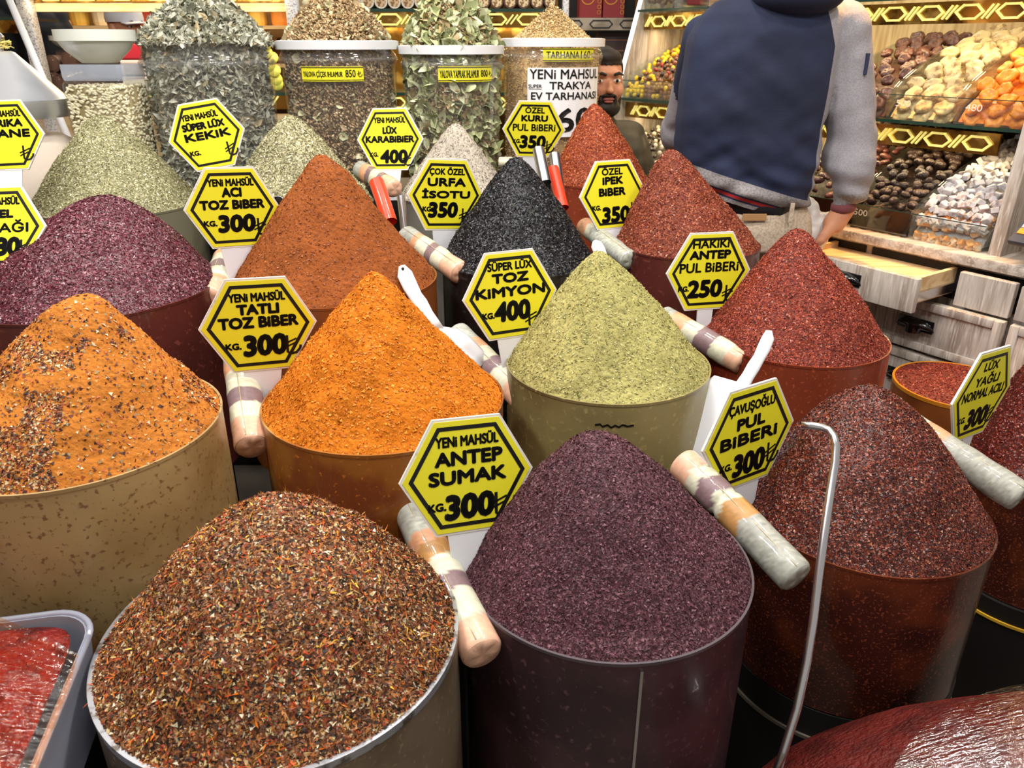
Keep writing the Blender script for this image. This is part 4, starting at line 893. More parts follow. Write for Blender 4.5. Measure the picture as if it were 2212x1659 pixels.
# ------------------------------------------------------------------ right cabinet
tag_c = lambda *a: tag(*a)
cab = empty('wall_cabinet', cpt(0, 0, 0), 'tall wooden display cabinet of drawers and lit shelves along the right wall', 'cabinet')
def cab_part(mb, name, m, parent=None, **k):
    """shape given in cabinet coordinates (s,t,z)"""
    bmesh.ops.transform(mb.bm, matrix=MC, verts=mb.bm.verts); bmesh.ops.translate(mb.bm, vec=-Vector(E0), verts=mb.bm.verts)
    bmesh.ops.reverse_faces(mb.bm, faces=mb.bm.faces)
    o = mb.build(name, m, parent or cab, **k); return o
cab_part(MB().box(((SA + SB) / 2, .32, .8475), (SB - SA, .62, .027), bev=.003), 'worktop', M['wood_grey_h'], ang=40)
cab_part(MB().box(((SA + SB) / 2, .35, .415), (SB - SA, .60, .83)), 'carcass', M['wood_grey'])
def pull(s, z, t=-.0): 
    mb = MB(); m_ = 16
    prof = []
    rings = []
    for i in range(9):
        a = math.pi * i / 8; row = []
        for j in range(m_ + 1):
            b = math.pi * j / m_
            x = .05 * math.cos(b) * (math.sin(a * .5 + .001) if i < 8 else 1); 
            row.append((s + .052 * math.cos(b) * math.cos((i / 8) * 1.35), t - .024 * math.sin((i / 8) * math.pi / 2 + .0) * (math.sin(b) ** .5) , z + .022 * math.sin(b) - .030 * (i / 8) ** 1.2 * math.sin(b) ** .3))
        rings.append([mb.bm.verts.new(p) for p in row])
    for A, B in zip(rings[:-1], rings[1:]):
        for k in range(m_): mb.bm.faces.new((A[k], A[k + 1], B[k + 1], B[k]))
    return mb
def cup(s, z, t):
    """cup pull: quarter ellipsoid opening downwards"""
    mb = MB(); rows = []
    for i in range(8):
        b = math.pi / 2 * i / 7
        rows.append([mb.bm.verts.new((s + .052 * math.cos(a) * (math.cos(b) ** .5 if i < 7 else .35), t - .001 - .026 * math.sin(b) * math.sin(a) ** .6, z + .017 * math.sin(a) * math.cos(b) - .012 * (1 - math.sin(a)) )) for a in [math.pi * j / 16 for j in range(17)]])
    for A, B in zip(rows[:-1], rows[1:]):
        for k in range(16): mb.bm.faces.new((A[k], A[k + 1], B[k + 1], B[k]))
    r2 = [mb.bm.verts.new((v.co.x, v.co.y, z - .020)) for v in rows[-1]]
    for k in range(16): mb.bm.faces.new((rows[-1][k], rows[-1][k + 1], r2[k + 1], r2[k]))
    mb.box((s, t - .0015, z), (.098, .003, .034), bev=.001)
    return mb
def front(s0, s1, z0, z1, name='drawer', handle=True, t=0., hs=None):
    g = .003; d = cab_part(MB().box(((s0 + s1) / 2, t - .008, (z0 + z1) / 2), (s1 - s0 - 2 * g, .018, z1 - z0 - 2 * g), bev=.002), name, M['wood_grey'], ang=40)
    if z1 - z0 > .1:
        fr = MB(); wd = .022
        for (a, b, c, e) in ((s0 + g, s0 + g + wd, z0 + g, z1 - g), (s1 - g - wd, s1 - g, z0 + g, z1 - g), (s0 + g + wd, s1 - g - wd, z0 + g, z0 + g + wd), (s0 + g + wd, s1 - g - wd, z1 - g - wd, z1 - g)):
            fr.box(((a + b) / 2, t - .021, (c + e) / 2), (b - a, .008, e - c), bev=.003)
        cab_part(fr, 'frame_moulding', M['wood_grey'], d, ang=40)
    if handle: cab_part(cup((s0 + s1) / 2 if hs is None else hs, (z0 + z1) / 2 + .005, t - .0265 if z1 - z0 > .1 else t - .018), 'cup_handle', M['black_plastic'], d, smooth=True)
    return d
def reparent_children(o):
    pass
for s0 in (-.43, 0, .43, .86, 1.29):
    s1 = min(s0 + .42, 1.655)
    if s0 not in (.0, .43, .86): front(s0, s1, .735, .825, hs=(s0 + s1) / 2)
    if s0 >= 0:
        front(s0, s1, .59, .73); front(s0, s1, .43, .585); front(s0, s1, .25, .425); front(s0, s1, .06, .245)
    else: front(s0, s1, .06, .73, 'door', handle=False)
def open_drawer(s0, s1, t0, label):
    z0, z1 = .735, .822
    o = empty('open_drawer', cpt((s0 + s1) / 2, t0, z0), None); o.parent = None
    root = o; dd = {}
    def add(mb, name, m, **k):
        bmesh.ops.transform(mb.bm, matrix=MC, verts=mb.bm.verts); bmesh.ops.translate(mb.bm, vec=-Vector(root.location), verts=mb.bm.verts)
        bmesh.ops.reverse_faces(mb.bm, faces=mb.bm.faces); return mb.build(name, m, root, **k)
    sm = (s0 + s1) / 2; dp = .045 - t0
    add(MB().box((sm, t0 - .009, (z0 + z1) / 2), (s1 - s0, .018, z1 - z0), bev=.0015), 'drawer_front', M['wood_grey'], ang=40)
    for s in (s0 + .022, s1 - .022): 
        add(MB().box((s, t0 + dp / 2, z0 + .048), (.012, dp, .068), bev=.001), 'side_board', M['wood_pale'])
        add(MB().box((s + (-.011 if s < sm else .011), t0 + dp / 2, z0 + .034), (.008, dp, .024), bev=.001), 'runner', M['steel'])
    add(MB().box((sm, t0 + dp / 2, z0 + .062), (s1 - s0 - .05, dp, .008)), 'drawer_bottom', M['wood_pale'])
    add(cup(sm, (z0 + z1) / 2 + .003, t0 - .018), 'cup_handle', M['black_plastic'], smooth=True)
    return tag(root, label, 'drawer', 'pulled out drawers')
open_drawer(.155, .55, -.15, 'pale wooden drawer pulled far out below the prune trays')
open_drawer(.60, .99, -.07, 'second drawer pulled out a little, behind the man')
# flat black sheets painting in the shade of the openings the drawers left
for s0 in (0, .43, .86): cab_part(MB().box((s0 + .21, .048, .777), (.41, .004, .088)), 'drawer_shade_sheet', M['drum'])
cab_part(MB().box((.072, .005, .777), (.135, .02, .088), bev=.002), 'front_stile', M['wood_grey'])
# uprights
def upright(s, pts, name, m, wd=.03):
    mb = MB(); n = len(pts); a = [mb.bm.verts.new((s - wd / 2, t, z)) for t, z in pts]; b = [mb.bm.verts.new((s + wd / 2, t, z)) for t, z in pts]
    mb.bm.faces.new(a); mb.bm.faces.new(b[::-1])
    for i in range(n): mb.bm.faces.new((a[i], b[i], b[(i + 1) % n], a[(i + 1) % n]))
    return cab_part(mb, name, m)
upright(.10, [(.06, .861), (.67, .861), (.67, 2.1), (.12, 2.1), (.07, 1.1)], 'upright', M['wood_grey'])
upright(1.63, [(.04, .861), (.67, .861), (.67, 2.1), (.40, 2.1), (.11, 1.13)], 'upright', M['wood_grey'], .016)
upright(1.63, [(.038, .861), (.04, .861), (.11, 1.13), (.40, 2.1), (.398, 2.1), (.106, 1.13)], 'light_strip', mat('led_strip', (250, 250, 255), .4, emit=1.3), .02)
def fret(s0, s1, z, t, parent=None, pitch=.105, ln=.098, h=.040, m=None, back=None):
    """mirror backed band with brass hexagon links"""
    b = cab_part(MB().box(((s0 + s1) / 2, t + .009, z), (s1 - s0, .010, h + .014)), 'trim_band', back or M['mirror_gold'])
    n = int((s1 - s0) / pitch)
    for i in range(n):
        c = s0 + pitch * (i + .5); mb = MB(); hw, q = ln * .36, h / 2 - .004
        pts = [(-hw, 0), (-hw + q * 1.1, q), (hw - q * 1.1, q), (hw, 0), (hw - q * 1.1, -q), (-hw + q * 1.1, -q)]
        for (x0, z0), (x1, z1) in zip(pts, pts[1:] + pts[:1]):
            L_ = math.hypot(x1 - x0, z1 - z0); a = math.atan2(z1 - z0, x1 - x0)
            mb.box((0, 0, 0), (L_ + .004, .006, .0055), Matrix.Translation((c + (x0 + x1) / 2, t, z + (z0 + z1) / 2)) @ Matrix.Rotation(-a, 4, 'Y'))
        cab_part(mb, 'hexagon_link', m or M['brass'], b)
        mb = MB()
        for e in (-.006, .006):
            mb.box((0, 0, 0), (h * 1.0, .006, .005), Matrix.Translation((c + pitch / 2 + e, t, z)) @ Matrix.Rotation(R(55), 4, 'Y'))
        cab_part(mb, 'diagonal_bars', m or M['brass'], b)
    return b
def shelf(s0, s1, z, t0, name='glass_shelf'):
    o = cab_part(MB().box(((s0 + s1) / 2, (t0 + .66) / 2, z), (s1 - s0, .66 - t0, .008)), name, M['glass'])
    cab_part(MB().box(((s0 + s1) / 2, t0 - .002, z), (s1 - s0, .003, .0084)), 'glass_edge', M['glass_edge'], o)
shelf(.12, 1.62, 1.153, .125); shelf(.12, 1.62, 1.462, .20)
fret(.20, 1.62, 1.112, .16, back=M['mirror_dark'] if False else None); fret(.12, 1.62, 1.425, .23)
cab_part(MB().box(((.12 + 1.62) / 2, .655, 1.4), (1.5, .012, 1.0)), 'back_board', M['wood_back'])
def lamp_strip(s0, s1, t, z, pw):
    a = cpt((s0 + s1) / 2, t, z); l = area('shelf_lamp', a, s1 - s0, pw, (1, .74, .40), sy=.03)
    q = Matrix(((dS[0], nT[0], 0), (dS[1], nT[1], 0), (0, 0, 1)))
    x = Vector(dS).normalized(); y = Vector(nT).normalized(); zz = Vector((0, 0, 1))
    # local x along dS, -z down
    Mx = Matrix((( x.x, -y.x, 0), (x.y, -y.y, 0), (0, 0, 1))); l.rotation_euler = Mx.to_euler()
for z, t, p_ in ((1.09, .24, 2.2), (1.40, .30, 2.4), (1.85, .34, 4)): lamp_strip(.14, 1.6, t, z, p_)

# ---- glass trays with their fruit
def tray(s0, s1, t0, t1, z0, z1, label, dark=False, side=True, price=None, liner=None):
    c = cpt((s0 + s1) / 2, t0, z0); root = empty('glass_tray', c, label, 'tray', 'glass display trays')
    def add(mb, name, m, par=None, **k):
        bmesh.ops.transform(mb.bm, matrix=MC, verts=mb.bm.verts); bmesh.ops.translate(mb.bm, vec=-Vector(c), verts=mb.bm.verts)
        bmesh.ops.reverse_faces(mb.bm, faces=mb.bm.faces); return mb.build(name, m, par or root, **k)
    gth = .003; fh = .062
    add(MB().box(((s0 + s1) / 2, t0, z0 + fh / 2), (s1 - s0, gth, fh)), 'front_pane', film('tray_dark', (120, 120, 110), .10, .12, .05, hcol=(60, 66, 60)) if dark == 1 else M['glass'])
    add(MB().box(((s0 + s1) / 2, t0 - .0018, z0 + fh + .001), (s1 - s0, .004, .002)), 'front_edge', M['glass_edge'])
    add(MB().box(((s0 + s1) / 2, (t0 + t1) / 2, z0 + .0015), (s1 - s0, t1 - t0, .003)), 'base_pane', M['glass'])
    for s in (s0 + .0015, s1 - .0015):
        mb = MB(); pts = [(t0, z0), (t1, z0), (t1, z1 + .01)] + [(t0 + (t1 - t0) * q, z0 + fh + (z1 + .01 - z0 - fh) * math.sin(q * math.pi / 2) ** .8) for q in (.85, .7, .55, .4, .25, .1)] + [(t0, z0 + fh)]
        a = [mb.bm.verts.new((s - .0012, t, z)) for t, z in pts]; b = [mb.bm.verts.new((s + .0012, t, z)) for t, z in pts]; n = len(pts)
        mb.bm.faces.new(a); mb.bm.faces.new(b[::-1])
        for i in range(n): mb.bm.faces.new((a[i], b[i], b[(i + 1) % n], a[(i + 1) % n]))
        add(mb, 'side_pane', M['glass'])
    if liner:
        mb = MB(); pts = [(t0 + .012, z0 + .004), (t1 - .03, z0 + .004)] + [(t0 + .02 + (t1 - .05 - t0) * q_, z0 + .028 + (z1 - z0 - .065) * math.sin(q_ * math.pi / 2) ** .9) for q_ in (1, .8, .6, .4, .2, .05)]
        a = [mb.bm.verts.new((s0 + .006, t, z)) for t, z in pts]; b = [mb.bm.verts.new((s1 - .006, t, z)) for t, z in pts]; n = len(pts)
        mb.bm.faces.new(a); mb.bm.faces.new(b[::-1])
        for i in range(n): mb.bm.faces.new((a[i], b[i], b[(i + 1) % n], a[(i + 1) % n]))
        add(mb, 'tray_liner', liner)
    if price:
        fl = Flat(); v, f, _ = FONTJOBS[(price, 0.)]
        sc = s1 - .045; fl.add(v * [.042, .017], f)
        me = bpy.data.meshes.new('price'); me.from_pydata([tuple(cpt(sc - x, t0 - .0025, z0 + fh - .02 + y) - Vector(c)) for x, y in np.concatenate(fl.v)], [], fl.f)
        mobj('price_digits', me, M['sign_white'], root)
    return root
def heap_z(q, z0, z1): return z0 + (z1 - z0) * (math.sin(min(q, 1) * math.pi / 2) ** .9)
ORD = ['first', 'second', 'third', 'fourth', 'fifth', 'sixth', 'seventh', 'eighth', 'ninth', 'tenth', 'eleventh', 'twelfth', '13th', '14th', '15th', '16th', '17th', '18th', '19th', '20th', '21st', '22nd', '23rd', '24th', '25th', '26th', '27th', '28th']
def fill(proto, s0, s1, t0, t1, z0, z1, ds, dt, labelf, jitter=.25, tilt=.5, group=None, layers=1, rise=.006, rows=None, face=0.0, fr=True):
    """rows of single pieces climbing to the back"""
    first = True; slope = math.atan2(z1 - z0, (t1 - t0) * .8); out = []; k = 0
    Ln = math.hypot(t1 - t0, z1 - z0); nt = max(1, int(Ln / dt)); ns = max(1, int((s1 - s0) / ds))
    for i in range(nt):
        q = (i + .5) / nt
        for j in range(ns):
            s = s0 + (s1 - s0) * (j + .5 + (.25 if i % 2 else -.25) * 1.0 + random.uniform(-1, 1) * jitter * .5) / ns
            s = min(max(s, s0 + ds * .4), s1 - ds * .4)
            t = t0 + (t1 - t0) * q + random.uniform(-1, 1) * jitter * dt * .4; z = heap_z(q, z0, z1) + random.uniform(0, rise)
            out.append((s, t, z, '%s from left in %s row from front' % (ORD[ns - 1 - j], ORD[i])))
    if fr:
        for j in range(ns):     # pieces pressed against the front pane
            for zz in range(fr if isinstance(fr, int) and fr > 1 else 2):
                out.append((s0 + (s1 - s0) * (j + .5) / ns, t0 - dt * .05, z0 - .010 - zz * ds * .5, '%s from left, %s layer behind the pane' % (ORD[ns - 1 - j], ('upper', 'lower', 'lowest')[zz])))
    lean = R(52) if face else 0
    nrm = (-Vector(nT) * math.sin(lean) + Vector((0, 0, 1)) * math.cos(lean))
    b0 = proto['label']
    for s, t, z, lb in out:
        o = proto if first else copy_tree(proto); first = False
        o.location = cpt(s, t, z); o['label'] = b0 + ', ' + lb
        nn = (nrm + Vector((random.uniform(-1, 1), random.uniform(-1, 1), random.uniform(-1, 1))) * tilt * .6).normalized()
        o.rotation_euler = (nn.to_track_quat('Z', 'Y').to_matrix().to_4x4() @ Matrix.Rotation(random.uniform(0, 6.28), 4, 'Z')).to_euler()
        sc = random.uniform(.85, 1.15); o.scale = (sc, sc * random.uniform(.9, 1.08), sc)
    return len(out)
def disc_fruit(name, r, h, m, label, cat, group, dimple=.3, seed=0, stem=False):
    mb = MB(); nr, na = 7, 16; rings = []; g = random.Random(seed)
    wob = [g.uniform(.86, 1.1) for _ in range(na)]
    prof = [(0.0, h * (1 - dimple) * .5), (.25, h * (1 - dimple * .7) * .5), (.55, h * .5), (.85, h * .36), (1.0, 0), (.85, -h * .36), (.4, -h * .5), (0, -h * .45)]
    for q, z in prof:
        rings.append([mb.bm.verts.new((0, 0, z))] if q == 0 else [mb.bm.verts.new((r * q * wob[k] * math.cos(2 * math.pi * k / na), r * q * wob[k] * .92 * math.sin(2 * math.pi * k / na), z * (1 + .3 * g.uniform(-1, 1)) + .1 * h * g.uniform(-1, 1))) for k in range(na)])
    for A, B in zip(rings[:-1], rings[1:]):
        for k in range(na):
            f = []
            for v in (A[k % len(A)], A[(k + 1) % na % len(A)], B[(k + 1) % na % len(B)], B[k % len(B)]):
                if v not in f: f.append(v)
            mb.bm.faces.new(f)
    o = mb.build(name, m, None, smooth=True); tag(o, label, cat, group); return o
M['apricot'] = mat('apricot', (232, 142, 34), .4, coat=.15, sss=.1, noise=[(40, (206, 108, 22), .45, .62)])
M['fig'] = mat('dried_fig', (196, 172, 124), .6, noise=[(70, (140, 114, 76), .48, .62), (25, (216, 200, 164), .5, .7)], bump=(90, .6, 3, .004))
M['dark_apricot'] = mat('dark_apricot', (92, 52, 38), .4, coat=.2, noise=[(50, (66, 30, 24), .45, .6)], bump=(60, .4))
M['prune'] = mat('prune', (52, 38, 34), .35, coat=.25, noise=[(70, (88, 66, 56), .56, .68)], bump=(130, .9, 3, .005))
M['delight'] = mat('sugared_cube', (188, 188, 196), .75, noise=[(60, (150, 140, 140), .5, .65)], bump=(90, .5))
M['delight_tan'] = mat('bare_cube', (212, 152, 96), .5, sss=.2, noise=[(50, (230, 210, 190), .5, .62)])
tray(.125, .31, .13, .60, 1.158, 1.36, 'upper glass tray of orange apricots with the number 480', price='480', liner=M['apricot'])
pr = disc_fruit('dried_apricot', .0245, .016, M['apricot'], 'plump orange dried apricot', 'dried apricot', 'orange dried apricots in the upper tray', seed=1)
fill(pr, .132, .303, .15, .58, 1.205, 1.365, .049, .036, None, tilt=.45, rise=.012, face=1)
tray(.315, .50, .13, .60, 1.158, 1.36, 'upper glass tray of pale figs with the number 500', price='500', liner=M['fig'])
pr = disc_fruit('dried_fig', .0255, .014, M['fig'], 'flat pale dried fig', 'dried fig', 'pale dried figs in the upper tray', dimple=.6, seed=2)
fill(pr, .322, .493, .15, .58, 1.205, 1.37, .050, .038, None, tilt=.4, rise=.012, face=1)
tray(.505, .69, .13, .60, 1.158, 1.36, 'upper glass tray of dark brown apricots beside the sleeve', liner=M['dark_apricot'])
pr = disc_fruit('dark_dried_apricot', .023, .014, M['dark_apricot'], 'dark brown dried apricot', 'dried apricot', 'dark dried apricots in the upper tray', seed=3)
fill(pr, .512, .683, .15, .58, 1.205, 1.36, .047, .036, None, tilt=.6, rise=.014, face=1)
tray(.695, .96, .13, .60, 1.158, 1.36, 'upper glass tray hidden behind the standing man')
# lower trays
tray(.13, .325, .055, .60, .866, 1.08, 'lower glass tray of white sugared cubes at the right upright', liner=M['delight'])
mb = MB().box((0, 0, 0), (.021, .016, .015), bev=.002); pr = mb.build('sugared_cube', M['delight']); tag(pr, 'white sugar dusted cube', 'sweet', 'sugared cubes in the lower tray')
fill(pr, .137, .318, .075, .58, .93, 1.09, .018, .0225, None, tilt=1.4, rise=.014, jitter=.9)
pr = MB().box((0, 0, 0), (.020, .016, .015), bev=.002).build('nut_cube', M['delight_tan']); tag(pr, 'tan cube with less sugar', 'sweet', 'tan cubes low in the lower right tray')
fill(pr, .137, .318, .072, .11, .885, .93, .020, .016, None, tilt=1.2, rise=.01, jitter=.8, fr=3)
tray(.33, .52, .055, .60, .866, 1.08, 'lower glass tray of black prunes with the number 500', dark=1, price='500', liner=M['prune'])
mb = MB().sphere((0, 0, 0), (.0165, .0125, .0105), seg=12, rg=8)
for v in mb.bm.verts: v.co *= 1 + .22 * float(vnoise(np.array([v.co.x * 150, v.co.y * 150, v.co.z * 150 + 3])))
pr = mb.build('prune', M['prune'], smooth=True); tag(pr, 'wrinkled black prune', 'prune', 'black prunes in the lower middle tray')
fill(pr, .337, .513, .075, .58, .925, 1.10, .027, .025, None, tilt=.9, rise=.016, jitter=.8)
tray(.525, .76, .055, .60, .866, 1.08, 'lower glass tray of brown dates with the number 550', dark=1, price='550', liner=M['prune'])
mb = MB().sphere((0, 0, 0), (.020, .009, .009), seg=12, rg=8)
for v in mb.bm.verts: v.co *= 1 + .14 * float(vnoise(np.array([v.co.x * 160, v.co.y * 160, v.co.z * 160])))
pr = mb.build('date', mat('date', (104, 62, 56), .3, coat=.3, noise=[(60, (62, 34, 30), .45, .62)], bump=(120, .6, 3, .003)), smooth=True); tag(pr, 'long wrinkled brown date', 'date', 'brown dates in the tray behind the hand')
fill(pr, .532, .753, .075, .58, .925, 1.10, .034, .028, None, tilt=.6, rise=.016, jitter=.8)
# left section: nuts and dragees
tray(1.30, 1.61, .13, .60, 1.158, 1.36, 'upper glass tray of yellow and brown dragees left of the man')
protos = []
for nm, c_, lb in (('yellow_dragee', (236, 196, 30), 'yellow sugar dragee in the tray left of the man'), ('brown_dragee', (132, 78, 48), 'brown chocolate dragee in the tray left of the man'), ('dark_dragee', (52, 30, 26), 'dark chocolate dragee in the tray left of the man'), ('red_dragee', (150, 34, 30), 'red dragee in the tray left of the man')):
    o = MB().sphere((0, 0, 0), (.0105, .008, .0075), seg=10, rg=7).build(nm, mat(nm, c_, .25, coat=.5), smooth=True); tag(o, lb, 'dragee', nm.replace('_', ' ') + 's left of the man'); protos.append(o)
used = set()
def put(protos_w, s, t, z):
    o = random.choices(protos_w[0], protos_w[1])[0]
    if o.name in used: o = copy_tree(o)
    else: used.add(o.name)
    o.location = cpt(s, t, z); o.rotation_euler = (random.uniform(0, 3), random.uniform(0, 3), random.uniform(0, 3))
for i in range(17):
    for j in range(15):
        s = 1.31 + .29 * (j + random.random()) / 15; q = (i + random.random()) / 17; t = .15 + .40 * q; z = heap_z(q, 1.20, 1.36)
        yel = (s - 1.30) / .31 > .55 + .15 * math.sin(q * 6)
        put((protos, (8, 2, 1, .6) if yel else (.6, 8, 1.5, .4)), s, t, z)
for j in range(14):
    for zz in range(3): put((protos, (6, 2, 1, .3) if j > 8 else (.5, 8, 2, .3)), 1.312 + .286 * (j + .5) / 14, .142, 1.17 + zz * .014)
cab_part(MB().box((1.455, .40, 1.20), (.28, .36, .05)), 'tray_liner', M['mirror_gold'])
tray(1.12, 1.60, .055, .60, .866, 1.08, 'lower glass tray of red and dark sweets left of the man')
rb = MB().sphere((0, 0, 0), (.013, .009, .008), seg=10, rg=6).build('red_berry', mat('red_berry', (130, 26, 26), .35, coat=.3), smooth=True); tag(rb, 'dark red dried berry in the lower tray left of the man', 'dried berry', 'red berries left of the man')
cb_ = MB().sphere((0, 0, 0), .0085, seg=10, rg=6).build('coffee_dragee', mat('coffee_dragee', (60, 44, 38), .25, coat=.5), smooth=True); tag(cb_, 'dark round dragee in the lower tray left of the man', 'dragee', 'dark round dragees left of the man')
cw_ = MB().sphere((0, 0, 0), .0088, seg=10, rg=6).build('cream_dragee', mat('cream_dragee', (222, 206, 180), .25, coat=.5), smooth=True); tag(cw_, 'cream round dragee in the lower tray left of the man', 'dragee', 'cream round dragees left of the man')
for i in range(16):
    for j in range(13):
        s = 1.32 + .26 * (j + random.random()) / 13; q = (i + random.random()) / 16
        put(([rb, cb_, cw_], (9, 1, 0) if q > .55 else (0, 7, 2.5)), s, .08 + .48 * q, heap_z(q, .93, 1.09))
# trays on the highest shelf
tray(1.28, 1.45, .22, .55, 1.467, 1.62, 'highest glass tray of dark red bars above the dragees')
for i in range(6):
    o = MB().box((0, 0, 0), (.12, .05, .022), bev=.003).build('fruit_bar', mat('fruit_bar', (104, 30, 36), .35, coat=.3)) if i == 0 else copy_tree(o0)
    if i == 0: o0 = o; tag(o, 'dark red fruit bar in the highest tray above the dragees', 'sweet', 'dark red fruit bars in the highest tray')
    o.location = cpt(1.365, .26 + .05 * (i // 2), 1.484 + .024 * (i % 2) + .012 * (i // 2)); o.rotation_euler[2] = PH + R(90)
tray(1.455, 1.615, .22, .55, 1.467, 1.62, 'highest glass tray of brown nut pieces at the lit strip')
nb = MB().sphere((0, 0, 0), (.013, .011, .009), seg=10, rg=6).build('chocolate_nut', mat('chocolate_nut', (70, 42, 30), .3, coat=.4), smooth=True); tag(nb, 'dark chocolate nut in the highest tray at the lit strip', 'chocolate nut', 'chocolate nuts in the highest tray')
for i in range(9):
    for j in range(9): put(([nb], (1,)), 1.465 + .14 * (j + random.random()) / 9, .23 + .25 * (i + .5) / 9, 1.478 + .03 * random.random() + .05 * i / 9)
# calculator / scale keypad at far right
kr = empty('keypad', cpt(-.04, .02, .93), 'dark grey keypad with orange and green keys at right edge', 'keypad'); 
KM = Matrix.Translation(Vector((0, 0, 0))) @ Matrix.Rotation(PH, 4, 'Z') @ Matrix.Rotation(R(0), 4, 'Y')
ex = -Vector(dS) * 1; ey = Vector(nT); 
tiltv = Vector((0, 0, 1)) * .55 + ey * .83; tiltv.normalize()
KB = Matrix(((ex.x, tiltv.x, 0, 0), (ex.y, tiltv.y, 0, 0), (ex.z, tiltv.z, 0, 0), (0, 0, 0, 1)))
nrm = ex.cross(tiltv); KB[0][2], KB[1][2], KB[2][2] = nrm
mb = MB().box((.03, .10, 0), (.24, .26, .016), KB, bev=.004); mb.build('case', mat('keypad_case', (70, 70, 78), .4), kr, ang=40)
cols_ = [(240, 240, 240), (236, 160, 40), (110, 190, 70)]; kms = [mat('key_' + n_, c_, .4) for n_, c_ in zip(('white', 'orange', 'green'), cols_)]
keys = [MB().box((0, 0, 0), (.0185, .0185, .004), KB, bev=.001).mesh('key') for _ in range(3)]
for m_, kk in zip(kms, keys): kk.materials.append(m_)
pat = ['1102', '0200', '1010', '2002', '0110', '0020', '0000']
for i in range(8):
    for j in range(9):
        c_ = int(pat[i % 7][(j + i // 3) % 4]); o = mobj('key', keys[c_], None, kr); o.location = KB @ Vector((-.072 + .0215 * j, .0 + .0215 * i + .005, .0095))
mb = MB().box((.05, .13, -.04), (.05, .05, .07), KB); mb.build('foot', M['black_plastic'], kr)
tag(MB().box(tuple(cpt(-.08, .22, .875)), (.12, .12, .026), bev=.004).build('scale_base', M['black_plastic']), 'black base below the keypad on the worktop', 'scale base')

# ------------------------------------------------------------------ back shelving (faces the viewer)
YB = 3.4
bk = empty('back_shelving', (-.6, YB, 0), 'long lit shelving behind the big jars with metal posts', 'shelving')
def bpart(mb, name, m, par=None, **k):
    bmesh.ops.translate(mb.bm, vec=(.6, -YB, 0), verts=mb.bm.verts); return mb.build(name, m, par or bk, **k)
def bx(u, v): p = aty(u, v, YB); return float(p[0])
def bz(u, v): return float(aty(u, v, YB)[2])
for (ua, ub, nm) in ((66, 93, 'post'), (630, 655, 'post'), (1213, 1226, 'post')):
    x0, x1 = bx(ua, 90), bx(ub, 90); bpart(MB().box(((x0 + x1) / 2, YB - .02, 1.2), (x1 - x0, .05, 2.4), bev=.006), nm, M['glitter'], ang=40)
xl, xm, xr = bx(93, 90), bx(630, 90), bx(1213, 90)
def ledge(x0, x1, z, name='ledge', m=None, d=.34, h=.02): return bpart(MB().box(((x0 + x1) / 2, YB + d / 2, z), (x1 - x0, d, h)), name, m or M['wood_back'])
def bfret(x0, x1, z, m=None, back=None, h=.045, pitch=.14, dy=0):
    b = bpart(MB().box(((x0 + x1) / 2, YB + .008 + dy, z), (x1 - x0, .01, h + .012)), 'trim_band', back or M['mirror_gold'])
    for i in range(int((x1 - x0) / pitch)):
        c = x0 + pitch * (i + .5); mb = MB(); hw, q = pitch * .34, h / 2 - .004
        pts = [(-hw, 0), (-hw + q, q), (hw - q, q), (hw, 0), (hw - q, -q), (-hw + q, -q)]
        for (x_, z_), (x2, z2) in zip(pts, pts[1:] + pts[:1]):
            L_ = math.hypot(x2 - x_, z2 - z_); a = math.atan2(z2 - z_, x2 - x_)
            mb.box((0, 0, 0), (L_ + .004, .006, .007), Matrix.Translation((c + (x_ + x2) / 2, YB - .002 + dy, z + (z_ + z2) / 2)) @ Matrix.Rotation(-a, 4, 'Y'))
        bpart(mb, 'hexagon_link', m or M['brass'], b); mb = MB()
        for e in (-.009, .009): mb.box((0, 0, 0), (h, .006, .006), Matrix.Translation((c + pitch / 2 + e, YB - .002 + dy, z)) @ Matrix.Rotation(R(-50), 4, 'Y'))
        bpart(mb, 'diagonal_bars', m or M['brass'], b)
zr = bz(200, 16)
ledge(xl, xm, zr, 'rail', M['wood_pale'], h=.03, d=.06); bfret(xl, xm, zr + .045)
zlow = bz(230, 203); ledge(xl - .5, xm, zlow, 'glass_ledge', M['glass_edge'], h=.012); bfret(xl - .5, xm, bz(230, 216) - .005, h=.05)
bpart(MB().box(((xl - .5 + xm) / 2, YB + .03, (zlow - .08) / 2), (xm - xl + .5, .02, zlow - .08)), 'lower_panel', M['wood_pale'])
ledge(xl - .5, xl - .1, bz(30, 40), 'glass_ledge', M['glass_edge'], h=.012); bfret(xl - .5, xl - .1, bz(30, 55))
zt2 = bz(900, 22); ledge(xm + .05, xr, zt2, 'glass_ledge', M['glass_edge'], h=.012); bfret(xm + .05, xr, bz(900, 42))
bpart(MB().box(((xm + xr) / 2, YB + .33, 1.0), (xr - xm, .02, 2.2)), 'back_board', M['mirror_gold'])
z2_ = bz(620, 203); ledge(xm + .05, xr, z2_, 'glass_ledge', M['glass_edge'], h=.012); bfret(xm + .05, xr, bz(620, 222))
l = area('shelf_lamp', ((xm + xr) / 2, YB + .12, bz(900, 55)), xr - xm, 7, (1, .72, .36), sy=.03)
l = area('shelf_lamp', ((xl + xm) / 2, YB - .06, zr + .03), xm - xl, 2, (1, .74, .42), sy=.03)
l = area('shelf_lamp', ((xm + xr) / 2, YB + .1, zt2 + .45), xr - xm, 9, (1, .9, .75), sy=.03)
